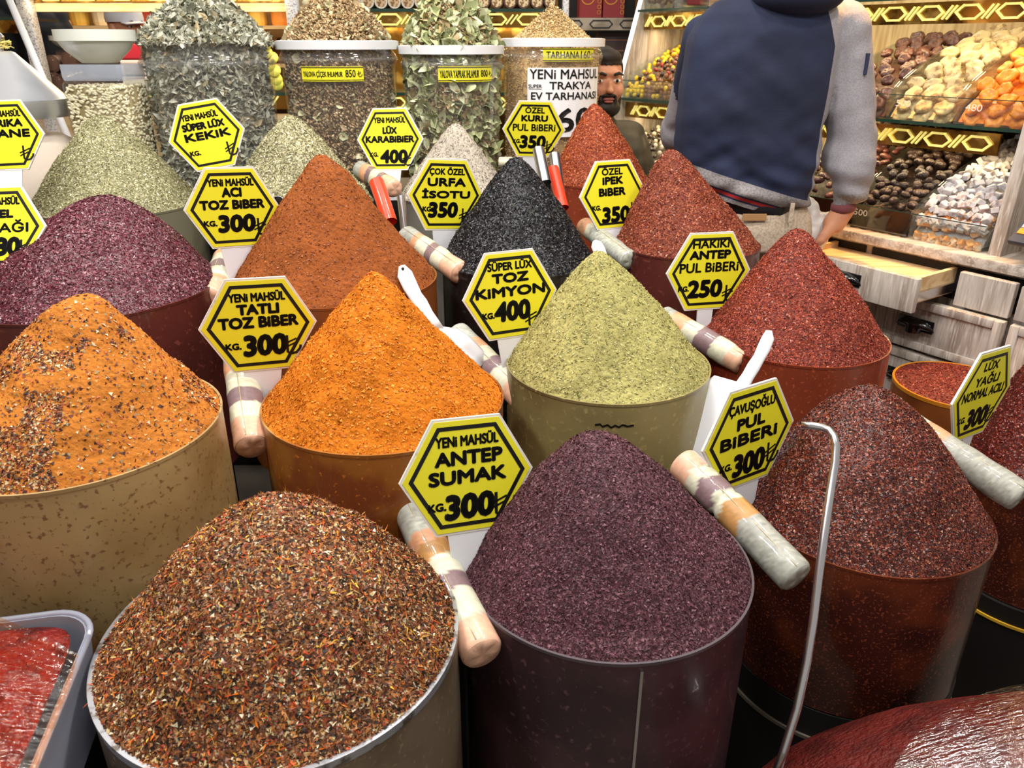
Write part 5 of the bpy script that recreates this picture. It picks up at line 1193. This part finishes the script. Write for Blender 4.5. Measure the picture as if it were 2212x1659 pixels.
# rolls of sweets on the right part, one above another
def roll(r, L_, c, m, m2, label, group, name='sweet_roll', rot=0):
    o = empty(name, c, label, 'sweet', group)
    MB().lathe([(0, -L_ / 2), (r * .93, -L_ / 2), (r, -L_ / 2 + .004), (r, L_ / 2), (0, L_ / 2)], 14, Matrix.Rotation(R(90), 4, 'X')).build('coat', m, o, smooth=False, ang=40)
    MB().lathe([(0, L_ / 2 + .0015), (r * .78, L_ / 2 + .001), (r * .8, L_ / 2 - .002)], 12, Matrix.Rotation(R(90), 4, 'X')).build('cut_face', m2, o)
    o.rotation_euler[2] = rot; return o
rc = [(mat('roll_white', (214, 204, 190), .6), mat('cut_cream', (196, 170, 130), .6, noise=[(90, (120, 80, 50), .5, .6)])), (mat('roll_brown', (84, 50, 36), .5), mat('cut_nut', (222, 200, 160), .6, noise=[(90, (130, 90, 50), .5, .6)]))]
k = 0
for kind, (ua, ub, lb, gp) in enumerate(((690, 1010, 'pale rolled sweet on the shelf above the linden jars', 'pale rolled sweets on the back shelf'), (1030, 1205, 'brown rolled sweet with pale cut end beside the tarhana tip', 'brown rolled sweets on the back shelf'))):
    x0, x1 = bx(ua, 0), bx(ub, 0); rr = .026; n = int((x1 - x0) / (rr * 2.05)); pr = None
    for row in range(3):
        for i in range(n - row % 2):
            c = (x0 + rr + i * rr * 2.05 + (rr if row % 2 else 0), YB + .10, zt2 + .006 + rr + row * rr * 1.75)
            if pr is None: pr = roll(rr, .15, c, rc[kind][0], rc[kind][1], lb, gp)
            else: copy_tree(pr, loc=c)
bp_ = aty(130, 108, YB + .10); bowl('smaller white bowl on a glass box behind the pine nut jar', (float(bp_[0]), YB + .22, float(bp_[2])), .092, .055)
_h = float(bp_[2]) - zlow - .008
tag(MB().box((float(bp_[0]), YB + .24, zlow + .007 + _h / 2), (.13, .13, _h), bev=.008).build('glass_container', M['glass']), 'square glass box under the smaller white bowl', 'container')
# nougat logs low at left
pr = None; lm = mat('nougat_dark', (72, 50, 42), .5, noise=[(26, (96, 70, 58), .5, .6)]); lc = mat('nougat_cut', (84, 60, 50), .5, noise=[(30, (214, 190, 150), .62, .68)])
for (u, v) in ((112, 172), (112, 138), (148, 168), (150, 130), (128, 192), (166, 190), (100, 190)):
    c = aty(u, v, YB + .02); c = (float(c[0]), YB + .10, max(float(c[2]), zlow + .04))
    if pr is None: pr = roll(.034, .16, c, lm, lc, 'dark nougat log with pale nuts left of the pine nut jar', 'dark nougat logs on the back shelf', 'nougat_log')
    else: copy_tree(pr, loc=c)
for i, (u, v, cl, lb) in enumerate(((296, 135, (190, 40, 60), 'red box behind the pine nut jar, topmost of three'), (302, 160, (224, 214, 210), 'white box behind the pine nut jar, middle of three'), (304, 182, (228, 222, 216), 'white box behind the pine nut jar, lowest of three'))):
    c = aty(u, v, YB + .05); zc = zlow + .007 + .045 + (2 - i) * .062
    tag(MB().box((float(c[0]), YB + .12, zc - .015), (.14, .16, .06), bev=.006).build('sweet_box', mat('box_%s' % 'abc'[i], cl, .5)), lb, 'box')
for i in range(10):
    c = aty(584, 190, YB + .05); o = MB().lathe([(0, -.008), (.024, -.006), (.027, 0), (.024, .006), (0, .008)], 14).build('citrus_slice', mat('citrus', (214, 206, 90), .5, noise=[(60, (180, 190, 80), .5, .6)]), smooth=True) if i == 0 else copy_tree(cs0)
    if i == 0: cs0 = o; tag(o, 'yellow green dried slice between the two leftmost big jars', 'dried fruit', 'dried slices between the big jars')
    o.location = (float(c[0]) + random.uniform(-.03, .03), YB + .07, zlow + .035 + .017 * i); o.rotation_euler = (R(70 + random.uniform(-20, 20)), random.uniform(-.4, .4), 0)
# dark section with red boxes and a grey trim shelf
x0, x1 = bx(1228, 0), bx(1372, 0); zs = bz(1300, 52)
sh = empty('trim_shelf', ((x0 + x1) / 2, YB, zs), 'grey shelf with dark link trim under the red boxes', 'shelf')
MB().box((0, .12, 0), (x1 - x0, .26, .045)).build('board', mat('grey_stone', (150, 140, 126), .4, noise=[(12, (120, 108, 92), .45, .6)]), sh)
for i in range(3):
    mb = MB(); c = -.12 + i * .12; hw, q = .045, .013
    pts = [(-hw, 0), (-hw + q, q), (hw - q, q), (hw, 0), (hw - q, -q), (-hw + q, -q)]
    for (x_, z_), (x2, z2) in zip(pts, pts[1:] + pts[:1]):
        L_ = math.hypot(x2 - x_, z2 - z_); a = math.atan2(z2 - z_, x2 - x_)
        mb.box((0, 0, 0), (L_ + .002, .003, .004), Matrix.Translation((c + (x_ + x2) / 2, -.012, (z_ + z2) / 2)) @ Matrix.Rotation(-a, 4, 'Y'))
    mb.build('dark_link', M['drum'], sh)
tag(MB().box(((x0 + x1) / 2, YB + .35, 1.2), (x1 - x0 + .1, .02, 2.4)).build('wall_back_dark', mat('dark_panel', (16, 12, 12), .5)), None, None, None, 'structure')
for i, (ua, ub) in enumerate(((1253, 1303), (1305, 1352))):
    xa, xb = bx(ua, 0), bx(ub, 0); o = empty('red_box', ((xa + xb) / 2, YB + .08, zs + .023), ('red gift box with gold ornament, left one on the grey shelf', 'red gift box with gold ornament, right one on the grey shelf')[i], 'box', 'red gift boxes')
    MB().box((0, 0, .12), (xb - xa, .1, .24), bev=.002).build('carton', mat('box_red', (120, 20, 26), .5), o)
    mb = MB().lathe([(.024, 0), (.028, 0), (.028, .002), (.024, .002)], 24, Matrix.Translation((-.012, -.0505, .075)) @ Matrix.Rotation(R(90), 4, 'X'), closed=True)
    for q in range(7): mb.lathe([(.006, 0), (.008, 0), (.008, .0015), (.006, .0015)], 10, Matrix.Translation((.034, -.0505, .02 + q * .02)) @ Matrix.Rotation(R(90), 4, 'X'), closed=True)
    mb.build('gold_ornament', mat('gold_print', (190, 130, 50), .35, metal=.5), o)
bxm = mat('dark_carton', (52, 34, 32), .5)
for i, (u, v, lb) in enumerate(((1330, 98, 'dark brown carton behind the peeking man, upper'), (1338, 150, 'dark brown carton behind the peeking man, lower'))):
    c = aty(u, v, YB + .1); o = empty('carton', c, lb, 'box', 'dark cartons behind the man')
    MB().box((0, 0, 0), (.16, .1, .10), bev=.002).build('carton_body', bxm, o)
    for q in range(2): MB().box((.0, -.051, -.02 + q * .04), (.155, .002, .004)).build('print_band', mat('band_brown', (120, 84, 66), .5), o)
# far display behind the people
fb_ = empty('far_shelving', (-1.5, 5.4, 0), 'far blurred shelves of golden boxes beyond the customers', 'shelving')
for q in range(4): MB().box((0, 0, 1.0 + .22 * q), (3.2, .3, .02)).build('ledge', M['wood_pale'], fb_)
gm = [mat('far_goods_%s' % n_, c_, .4) for n_, c_ in (('amber', (220, 140, 60)), ('cream', (236, 222, 190)), ('red', (170, 60, 40)), ('gold', (230, 190, 90)), ('dark', (70, 40, 30)))]
fj = [MB().lathe([(0, 0), (.05, 0), (.055, .02), (.055, .11), (.035, .13), (.035, .15), (0, .15)], 12).mesh('far_jar') for _ in gm]
for a_, m_ in zip(fj, gm): a_.materials.append(m_)
for q in range(4):
    for i in range(22): 
        k = random.randrange(5); o = mobj('far_jar', fj[k], None, None, (-1.5 - 1.5 + i * .14, 5.36, 1.012 + .22 * q)); tag(o, ('amber', 'cream', 'red', 'golden', 'dark brown')[k] + ' jar on the far blurred shelves', 'jar', ('amber', 'cream', 'red', 'golden', 'dark')[k] + ' jars on the far shelves')
area('far_lamp', (-1.6, 4.9, 2.4), 1.2, 26, (1, .8, .5), sy=.3)

# leaning white pole
pa, pb = aty(12, -20, 2.9), aty(112, 215, 2.7)
tag(MB().tube([pa, pb, pb + (pb - pa) * 1.6], .0115, 12).build('white_pole', M['jar_rim'], smooth=True), 'white pole leaning across the top left corner', 'pole')

# ------------------------------------------------------------------ people
def remesh(parts, vox, name, relax=3):
    """capsules and ellipsoids fused into one continuous surface"""
    mb = MB()
    for p in parts:
        if p[0] == 'c':
            _, a, b, ra, rb = p; a, b = Vector(a), Vector(b); L_ = (b - a).length; T = Matrix.Translation(a) @ (b - a).to_track_quat('Z', 'Y').to_matrix().to_4x4()
            pr = [(ra * math.cos(q), ra * math.sin(q)) for q in [-math.pi / 2 * (1 - i / 4) for i in range(5)]] + [(rb * math.cos(q), L_ + rb * math.sin(q)) for q in [math.pi / 2 * i / 4 for i in range(5)]]
            pr[0] = (0, pr[0][1]); pr[-1] = (0, pr[-1][1]); mb.lathe(pr, 16, T)
        elif p[0] == 'e':
            mb.sphere(p[1], p[2], None if len(p) < 4 else p[3], 20, 14)
        elif p[0] == 'r':      # stack of elliptic rings
            rs = []
            for (cx, cy, cz, rx, ry) in p[1]: rs.append([mb.bm.verts.new((cx + rx * math.copysign(abs(math.cos(a)) ** .8, math.cos(a)), cy + ry * math.copysign(abs(math.sin(a)) ** .8, math.sin(a)), cz)) for a in [2 * math.pi * k / 28 for k in range(28)]])
            for A, B in zip(rs[:-1], rs[1:]):
                for k in range(28): mb.bm.faces.new((A[k], A[(k + 1) % 28], B[(k + 1) % 28], B[k]))
            mb.bm.faces.new(rs[0][::-1]); mb.bm.faces.new(rs[-1])
    me = mb.mesh(name); o = bpy.data.objects.new(name, me); COL.objects.link(o)
    md = o.modifiers.new('r', 'REMESH'); md.mode = 'VOXEL'; md.voxel_size = vox; md.use_smooth_shade = True
    sm = o.modifiers.new('s', 'SMOOTH'); sm.factor = .5; sm.iterations = relax
    bpy.context.view_layer.update()
    out = bpy.data.meshes.new_from_object(o.evaluated_get(bpy.context.evaluated_depsgraph_get()))
    bpy.data.objects.remove(o); bpy.data.meshes.remove(me); out.name = name
    out.polygons.foreach_set('use_smooth', np.ones(len(out.polygons), bool)); return out
def get_co(me): a = np.empty(len(me.vertices) * 3, np.float32); me.vertices.foreach_get('co', a); return a.reshape(-1, 3)
def set_co(me, a): me.vertices.foreach_set('co', np.asarray(a, np.float32).ravel()); me.update()
def hand_parts(w_, d, up, side=1, curl=.5, sc=1.0):
    """wrist w_, hand direction d, up = back of the hand"""
    d = Vector(d).normalized(); up = (Vector(up) - d * d.dot(Vector(up))).normalized(); s = d.cross(up) * side; w_ = Vector(w_); P = []
    P.append(('c', w_ - d * .02, w_ + d * .03, .027 * sc, .03 * sc))
    for k in range(4): P.append(('c', w_ + d * .02 + s * (.008 * (k - 1.5)) * sc, w_ + d * .082 * sc + s * (.0205 * (k - 1.5)) * sc, .017 * sc, .0125 * sc))
    for k, ln in enumerate((.030, .034, .032, .025)):
        a = w_ + d * .084 * sc + s * .0205 * (k - 1.5) * sc; dd = d.copy()
        for q in range(3):
            dd = (dd - up * curl * (.55 + .2 * q)).normalized(); b = a + dd * ln * sc * (1 - .18 * q); P.append(('c', a, b, .0095 * sc * (1 - .07 * q), .0088 * sc * (1 - .08 * q))); a = b
    a = w_ + d * .025 * sc - s * .03 * sc; b = a + (d * .6 - s * .7 - up * .35).normalized() * .042 * sc; c = b + (d * .9 - s * .1 - up * .4).normalized() * .03 * sc
    P += [('c', w_ + d * .02, a, .02 * sc, .016 * sc), ('c', a, b, .014 * sc, .0115 * sc), ('c', b, c, .011 * sc, .009 * sc)]
    return P
def face_features(root, hc, yaw, pitch=0, beard=True, hair='hair', hat=None, roll=0):
    """hc head centre; local -y is the face direction"""
    T = Matrix.Translation(Vector(hc)) @ Matrix.Rotation(yaw, 4, 'Z') @ Matrix.Rotation(pitch, 4, 'X') @ Matrix.Rotation(roll, 4, 'Y')
    for sx in (-1, 1):
        e = MB().sphere((sx * .031, -.079, .008), (.0130, .010, .0065), T, 14, 10).build('eye', M['eye_white'], root, smooth=True)
        MB().sphere((sx * .031 - .003, -.0880, .008), (.0056, .003, .0056), T, 12, 8).build('iris', M['iris'], e, smooth=True)
        MB().tube([T @ Vector((sx * .014, -.096, .026)), T @ Vector((sx * .030, -.096, .032)), T @ Vector((sx * .049, -.082, .026))], [.0042, .0052, .003], 8).build('eyebrow', M['hair'], root, smooth=True)
    MB().sphere((0, -.092, -.048), (.020, .008, .005), T, 14, 8).sphere((0, -.091, -.056), (.017, .008, .0055), T, 14, 8).build('lips', mat('lips', (150, 84, 76), .45), root, smooth=True)
    if beard:
        me = remesh([('e', (0, -.052, -.078), (.056, .045, .034)), ('e', (-.052, -.018, -.050), (.018, .030, .048)), ('e', (.052, -.018, -.050), (.018, .030, .048)), ('e', (0, -.093, -.036), (.026, .009, .006)), ('e', (-.026, -.085, -.05), (.007, .008, .016)), ('e', (.026, -.085, -.05), (.007, .008, .016))], .004, 'beard', 2)
        me.transform(T); mobj('beard', me, M['hair'], root)
    if hair and not hat:
        me = remesh([('e', (0, .012, .040), (.080, .096, .078)), ('e', (0, -.045, .078), (.055, .038, .030))], .005, 'hair', 2)
        co_ = get_co(me); keep = None
        # open the face: pull front-low vertices inwards
        f = (co_[:, 1] < -.03) & (co_[:, 2] < .055); co_[f, 1] = np.maximum(co_[f, 1], -.03 + .0 * co_[f, 1]); co_[f] *= [.92, 1, 1]
        set_co(me, co_); me.transform(T); mobj('hair', me, M['hair'], root)
    if hat:
        c_ = MB().lathe([(.086, .03), (.089, .05), (.084, .085), (.062, .115), (.03, .128), (0, .131)], 28, T @ Matrix.Diagonal((1, 1.14, 1, 1))).build('cap', hat, root, smooth=True)
        mb = MB(); rows = []
        for k in range(9):
            x = -.07 + .14 * k / 8; y0 = -.06 - .03 * (1 - (x / .07) ** 2); y1 = y0 - .065 * (1 - .35 * (x / .07) ** 2)
            rows.append([mb.bm.verts.new(T @ Vector((x, y, .035 + z - .006 * (x / .07) ** 2))) for y, z in ((y0, 0), (y1, -.008), (y1, -.012), (y0, -.004))])
        for A, B in zip(rows[:-1], rows[1:]):
            for k in range(4): mb.bm.faces.new((A[k], A[(k + 1) % 4], B[(k + 1) % 4], B[k]))
        mb.bm.faces.new(rows[0]); mb.bm.faces.new(rows[-1]); mb.build('brim', hat, c_, smooth=False, ang=50)
def head_parts(hc, yaw, pitch=0):
    T = Matrix.Translation(Vector(hc)) @ Matrix.Rotation(yaw, 4, 'Z') @ Matrix.Rotation(pitch, 4, 'X')
    def e(c, r): return ('e', c, r, T)
    P = [e((0, .008, .028), (.074, .092, .082)), e((0, -.03, -.02), (.062, .060, .072)), e((0, -.052, -.075), (.036, .036, .028)), e((0, -.093, -.008), (.0085, .014, .022)), e((0, -.100, -.022), (.014, .014, .010)),
         e((-.040, -.062, -.022), (.022, .022, .026)), e((.040, -.062, -.022), (.022, .022, .026)), e((0, -.078, .032), (.05, .014, .012)),
         e((-.077, .012, -.004), (.008, .018, .028)), e((.077, .012, -.004), (.008, .018, .028))]
    return P
# --- the man standing with his back to us
man = empty('person', (.66, 2.14, 0), 'person seen from behind in navy sweatshirt with grey sleeves and beige trousers', 'person')
mo = Vector(man.location)
def rel(p): return tuple(Vector(p) - mo)
wy = 2.12
def at(u, v, y=wy): return Vector(aty(u, v, y))
def ring(v, ul, ur, ry, y=wy):
    a, b = at(ul, v, y), at(ur, v, y); return ((a.x + b.x) / 2, y, a.z, (b.x - a.x) / 2, ry)
rings = [ring(474, 1500, 1740, .115), ring(440, 1484, 1744, .12), ring(400, 1468, 1752, .125), ring(350, 1456, 1756, .13), ring(300, 1456, 1762, .13), ring(240, 1462, 1776, .13), ring(183, 1470, 1794, .128), ring(122, 1478, 1806, .125), ring(70, 1492, 1812, .118), ring(30, 1515, 1812, .105), ring(4, 1548, 1795, .09), ring(-22, 1600, 1752, .075)]
sR = at(1818, 62); eR = at(1842, 300, 2.10); wR = at(1822, 455, 2.08)
sL = at(1532, 78) + Vector((0, .06, 0)); eL = Vector((sL.x + .0, 2.38, 1.12)); wL = Vector((sL.x + .04, 2.52, 1.02))
skin_rings = [(c[0], c[1], c[2], c[3] * .88, c[4] * .85) for c in rings]
hc = Vector((at(1690, -60).x, 2.10, at(0, -118).z + .02))
hipz = rings[0][2]; hx_ = rings[1][0]; kR, kL = Vector((hx_ + .10, 2.13, .50)), Vector((hx_ - .10, 2.11, .50))
legs = []
for sx, kk in ((1, kR), (-1, kL)):
    hip = Vector((hx_ + sx * .085, 2.12, .90)); ank = Vector((kk.x, kk.y + .02, .09))
    legs += [('c', hip, kk, .078, .054), ('c', kk, ank, .052, .036), ('c', ank - Vector((0, 0, .04)), ank + Vector((0, .15, -.055)), .036, .03)]
body = [('r', skin_rings), ('c', sR, eR, .042, .036), ('c', eR, wR, .036, .026), ('c', sL, eL, .042, .036), ('c', eL, wL, .036, .026), ('c', (hc.x, 2.12, 1.42), hc, .056, .052)] + legs + head_parts(hc, R(180)) \
    + hand_parts(wR + Vector((-.005, .0, -.008)), (-.42, .15, -.9), (.75, -.45, -.35), 1, .36) + hand_parts(wL, (0.1, .9, -.2), (0, .2, 1), 1, .4)
body = [(p[0],) + tuple(rel(q) if (isinstance(q, Vector) or (p[0] == 'c' and i < 2)) else q for i, q in enumerate(p[1:])) if p[0] == 'c' else p for p in body]
def shiftp(P):
    out = []
    for p in P:
        if p[0] == 'r': out.append(('r', [(c[0] - mo.x, c[1] - mo.y, c[2], c[3], c[4]) for c in p[1]]))
        elif p[0] == 'e' and len(p) > 3: out.append(('e', p[1], p[2], Matrix.Translation(-mo) @ p[3]))
        else: out.append(p)
    return out
mobj('body', remesh(shiftp(body), .0048, 'body', 3), M['skin'], man)
# sweatshirt
slv = [('c', rel(sR), rel(eR + Vector((.0, 0, .0))), .068, .062), ('c', rel(eR), rel(wR + Vector((0, 0, .055))), .062, .050), ('c', rel(eR + (wR - eR) * .55), rel(wR + Vector((0, 0, .04))), .052, .042),
       ('c', rel(sL), rel(eL), .055, .050), ('c', rel(eL), rel(wL - Vector((0, .03, 0))), .056, .042)]
sh_me = remesh(shiftp([('r', rings[1:])]) + slv + [('e', rel((rings[-1][0] + .02, 2.10, rings[-1][2] - .005)), (.10, .075, .035))], .0065, 'sweatshirt', 4)
c = get_co(sh_me); 
nrmv = np.empty(len(c) * 3, np.float32); sh_me.vertices.foreach_get('normal', nrmv); nrmv = nrmv.reshape(-1, 3)
fold_ = vnoise(c * [6, 5, 15]) * .034 + vnoise((c @ np.array([[1, 0, .7], [0, 1, 0], [-.6, 0, 1]])) * [7, 6, 24] + 3) * .026 + vnoise((c @ np.array([[1, 0, -.6], [0, 1, 0], [.6, 0, 1]])) * [8, 6, 30] + 7) * .014
low = np.clip((1.30 - c[:, 2]) * 3, .25, 1)
# folds gather near the waist and at the elbow
fold_ = fold_ * low + .008 * np.sin((c[:, 2] + .25 * c[:, 0]) * 110) * np.clip((1.08 - c[:, 2]) * 8, 0, 1) * np.clip((c[:, 2] - .93) * 14, 0, 1)
set_co(sh_me, c + nrmv * fold_[:, None])
for m_ in (M['navy'], M['grey_cloth'], M['rib'], M['stripe_red'], M['stripe_navy']): sh_me.materials.append(m_)
npol = len(sh_me.polygons); ctr = np.empty(npol * 3, np.float32); sh_me.polygons.foreach_get('center', ctr); ctr = ctr.reshape(-1, 3)
X = ctr[:, 0] + mo.x; Y = ctr[:, 1] + mo.y; Z = ctr[:, 2]
q = np.stack([X, Y, Z], 1) - _C; wv = q @ _F; U_ = 1106 + CF * q[:, 0] / wv
ys = 2.03; sp_ = [at(u, v, ys) for u, v in ((1779, -30), (1806, 100), (1748, 440))]
hl, hr = at(1506, 362, 1.995), at(1746, 437, 1.995); hs_ = (hr.z - hl.z) / (hr.x - hl.x)
bm = bmesh.new(); bm.from_mesh(sh_me)
def cut(p, d):     # plane holding point p and direction d in the x-z picture of his back
    n_ = Vector((d.z, 0, -d.x)).normalized(); bmesh.ops.bisect_plane(bm, geom=bm.verts[:] + bm.edges[:] + bm.faces[:], plane_co=Vector(rel(p)), plane_no=n_, dist=1e-5)
for a_, b_ in zip(sp_[:-1], sp_[1:]): cut(a_, b_ - a_)
hd = Vector((1, 0, hs_)); levels = (0, -.034, -.039, -.047, -.052, -.062)
for dz in levels: cut(hl + Vector((0, 0, dz)), hd)
cut(wR + Vector((0, 0, .052)), Vector((1, 0, .1)))
zsp = [p.z for p in sp_][::-1]; xsp = [p.x for p in sp_][::-1]; dl = []
for f in bm.faces:
    c_ = f.calc_center_median(); x_, y_, z_ = c_.x + mo.x, c_.y + mo.y, c_.z
    sx_ = float(np.interp(z_, zsp, xsp)); h_ = z_ - (hl.z + (x_ - hl.x) * hs_); mi_ = 0
    if x_ > sx_ or y_ > 2.27: mi_ = 1
    elif h_ < 0:
        mi_ = 2 if h_ > -.034 else (4 if h_ > -.039 else (3 if h_ > -.047 else (4 if h_ > -.052 else 2)))
        if h_ < -.062: dl.append(f)
    if x_ > sx_ and z_ < wR.z + .052 + (x_ - wR.x) * .1: mi_ = 2
    f.material_index = mi_
bmesh.ops.delete(bm, geom=dl, context='FACES'); bm.to_mesh(sh_me); bm.free()
mobj('sweatshirt', sh_me, None, man)
MB().box(rel(at(1868, 138, 2.06)), (.008, .03, .05), bev=.002).build('arm_patch', M['stripe_navy'], man)
hood = remesh([('e', rel((rings[-1][0] + .03, 2.05, at(0, -8).z)), (.115, .085, .05))], .006, 'hood', 3); mobj('hood', hood, M['navy'], man)
MB().lathe([(.030, -.012), (.033, 0), (.030, .012), (.026, .012), (.026, -.012)], 20, Matrix.Translation(rel(wR + Vector((-.002, 0, .010)))) @ Matrix.Rotation(R(-12), 4, 'Y'), closed=True).build('cuff', mat('cuff_maroon', (110, 58, 60), .8), man, smooth=True)
# trousers, belt
tr = []
for sx, kk in ((1, kR), (-1, kL)):
    hip = Vector((hx_ + sx * .088, 2.12, .88)); ank = Vector((kk.x, kk.y + .02, .09)); tr += [('c', rel(hip), rel(kk), .098, .072), ('c', rel(kk), rel(ank), .07, .058)]
w0 = ring(430, 1500, 1738, .112); w1 = (hx_, 2.12, .84, .165, .12)
tr_me = remesh(shiftp([('r', [w1, (hx_, 2.12, .90, .163, .12), (hx_, 2.12, w0[2] - .01, .148, .108)])]) + tr, .0065, 'trousers', 3)
c = get_co(tr_me); nv_ = np.empty(len(c) * 3, np.float32); tr_me.vertices.foreach_get('normal', nv_); set_co(tr_me, c + nv_.reshape(-1, 3) * (vnoise(c * [18, 14, 9]) * .012)[:, None])
tr_me.transform(Matrix.Identity(4)); to = mobj('trousers', tr_me, M['beige_denim'], man)
MB().box(rel((at(1632, 470, 1.99).x, 1.999, at(1632, 471, 1.99).z)), (.062, .004, .018), bev=.001).build('waist_patch', M['tan_patch'], to)
MB().box(rel((at(1712, 470, 1.99).x, 2.003, at(1712, 462, 1.99).z)), (.011, .006, .05), bev=.001).build('belt_loop', M['beige_denim'], to)
bz_ = w0[2] - .004
MB().lathe([(.151, -.019), (.154, 0), (.151, .019)], 48, Matrix.Translation(rel((hx_, 2.12, bz_))) @ Matrix.Rotation(R(5), 4, 'Y') @ Matrix.Diagonal((1, .75, 1, 1))).build('belt', M['leather'], man, smooth=True)
MB().lathe([(.145, -.02), (.150, .0), (.146, .05)], 48, Matrix.Translation(rel((hx_ - .012, 2.12, bz_ + .022))) @ Matrix.Rotation(R(8), 4, 'Y') @ Matrix.Diagonal((1, .75, 1, 1))).build('undershirt', M['white_cloth'], man, smooth=True)
for sx, kk in ((1, kR), (-1, kL)):
    me = remesh([('c', rel((kk.x, kk.y - .0, .05)), rel((kk.x, kk.y + .17, .042)), .048, .042)], .006, 'shoe', 2); cc = get_co(me); cc[:, 2] = np.maximum(cc[:, 2], .002); set_co(me, cc); mobj('shoe', me, M['black_plastic'], man)
mobj('hair', remesh([('e', rel((hc.x, hc.y + -.012, hc.z + .035)), (.082, .092, .078))], .006, 'hair', 2), M['hair'], man)
# plastic bag in his hand
bc = at(1752, 478, 2.14); g = np.random.default_rng(8)
me = remesh([('c', tuple(at(1800, 470, 2.12) - bc), tuple(at(1750, 500, 2.14) - bc), .02, .045), ('c', tuple(at(1750, 500, 2.14) - bc), tuple(at(1745, 452, 2.14) - bc), .04, .03), ('e', tuple(at(1748, 520, 2.15) - bc), (.05, .03, .05))], .006, 'bag', 2)
c = get_co(me); set_co(me, c * (1 + .35 * vnoise(c * 40)[:, None] + .15 * vnoise(c * 110)[:, None]))
tag(mobj('plastic_bag', me, mat('white_bag', (226, 222, 218), .35, coat=.2, sss=.2), loc=bc), 'crumpled white plastic bag held in the lowered hand', 'bag')

# --- generic half hidden figures
def figure(label, head, yaw, *a_, body_yaw=None, **k_):
    return figure_(label, head, yaw, *a_, body_yaw=yaw if body_yaw is None else body_yaw, **k_)
def figure_(label, head, yaw, z_sh, cloth, sh_w=.21, beard=True, hat=None, pitch=0, seat=False, under=None, hairm='hair', roll=0, body_yaw=0):
    hx0, hy0, hz0 = head; root = empty('person', (hx0, hy0, 0), label, 'person'); o_ = Vector((hx0, hy0, 0))
    f = Vector((math.sin(body_yaw), -math.cos(body_yaw), 0)); s = Vector((math.cos(body_yaw), math.sin(body_yaw), 0)); H = Vector((0, 0, hz0))
    nk = Vector((0, 0, z_sh + .06)) - f * .02
    P = head_parts(H, yaw, pitch) + [('c', nk - Vector((0, 0, .03)), H - Vector((0, 0, .04)), .055, .05)]
    hipz = z_sh - .50; C_ = []
    P += [('c', Vector((0, 0, z_sh - .12)) + s * .07, Vector((0, 0, hipz)) + s * .05, .10, .10), ('c', Vector((0, 0, z_sh - .12)) - s * .07, Vector((0, 0, hipz)) - s * .05, .10, .10)]
    C_ += [('c', Vector((0, 0, z_sh - .10)) + s * .085, Vector((0, 0, hipz)) + s * .06, .125, .13), ('c', Vector((0, 0, z_sh - .10)) - s * .085, Vector((0, 0, hipz)) - s * .06, .125, .13), ('c', s * (sh_w - .04) + Vector((0, 0, z_sh - .03)), -s * (sh_w - .04) + Vector((0, 0, z_sh - .03)), .07, .07), ('c', nk - Vector((0, 0, .06)), nk - Vector((0, 0, .01)), .085, .07)]
    for sg in (1, -1):
        a = s * sg * (sh_w - .01) + Vector((0, 0, z_sh - .06)); b = a + Vector((0, 0, -.27)) + f * .06 + s * sg * .04; w_ = b + f * .22 + Vector((0, 0, -.02)) - s * sg * .05
        P += [('c', a, b, .042, .036), ('c', b, w_, .036, .026)] + hand_parts(w_, f - Vector((0, 0, .2)), (0, 0, 1), sg, .3)
        C_ += [('c', a, b, .066, .056), ('c', b, b + (w_ - b) * .9, .056, .044)]
        hp_ = Vector((0, 0, hipz)) + s * sg * .09; 
        if seat: kn = hp_ + f * .40; an = kn - Vector((0, 0, max(hipz - .12, .1)))
        else: kn = hp_ - Vector((0, 0, hipz * .48)); an = Vector((hp_.x, hp_.y, .09))
        an.z = max(an.z, .09); P += [('c', hp_, kn, .075, .055), ('c', kn, an, .05, .036), ('c', an - Vector((0, 0, .03)), an + f * .15 - Vector((0, 0, .045)), .036, .03)]
        tz = remesh([('c', hp_, kn, .092, .07), ('c', kn, an, .068, .055)], .01, 'trouser_leg', 2); mobj('trouser_leg', tz, M['dark_coat'], root)
    mobj('body', remesh(P, .0055, 'body', 2), M['skin'], root)
    me = remesh(C_, .009, 'jacket', 3); c = get_co(me); n_ = np.empty(len(c) * 3, np.float32); me.vertices.foreach_get('normal', n_); set_co(me, c + n_.reshape(-1, 3) * (vnoise(c * [9, 9, 22]) * .02)[:, None])
    mobj('jacket', me, cloth, root)
    if under: mobj('shirt', remesh([('c', nk - Vector((0, 0, .03)), nk + Vector((0, 0, .01)), .068, .062)], .006, 'shirt', 2), under, root)
    face_features(root, H, yaw, pitch, beard, hairm, hat, roll)
    return root
fh_ = at(1296, 178, 2.80)
figure('bearded person in black padded jacket peeking out beside the tarhana jar', (fh_.x, 2.80, fh_.z), R(14), fh_.z - .16, M['black_puffer'], sh_w=.18, under=M['maroon'], body_yaw=R(35), seat=True)
tag(MB().box((fh_.x, 2.84, .22), (.26, .26, .43), bev=.01).build('stool', M['drum']), 'dark stool under the sitting person', 'stool')
c1_ = at(120, 54, 5.0); figure('person bending his head, seen through the shelf at top left', (c1_.x, 5.0, c1_.z), R(22), c1_.z - .17, mat('grey_jacket', (120, 104, 98), .8), pitch=R(28), under=M['dark_coat'])
c2_ = at(272, 62, 4.4); figure('person in white cap, seen through the shelf above the bowl', (c2_.x, 4.4, c2_.z), R(62), c2_.z - .17, mat('brown_jacket', (70, 40, 34), .8), hat=M['cap_white'])
c3_ = at(8, -60, 3.9); figure('person in dark coat between the white pole and the metal post', (c3_.x, 3.9, 1.68), R(200), 1.52, M['dark_coat'], beard=False, sh_w=.17)
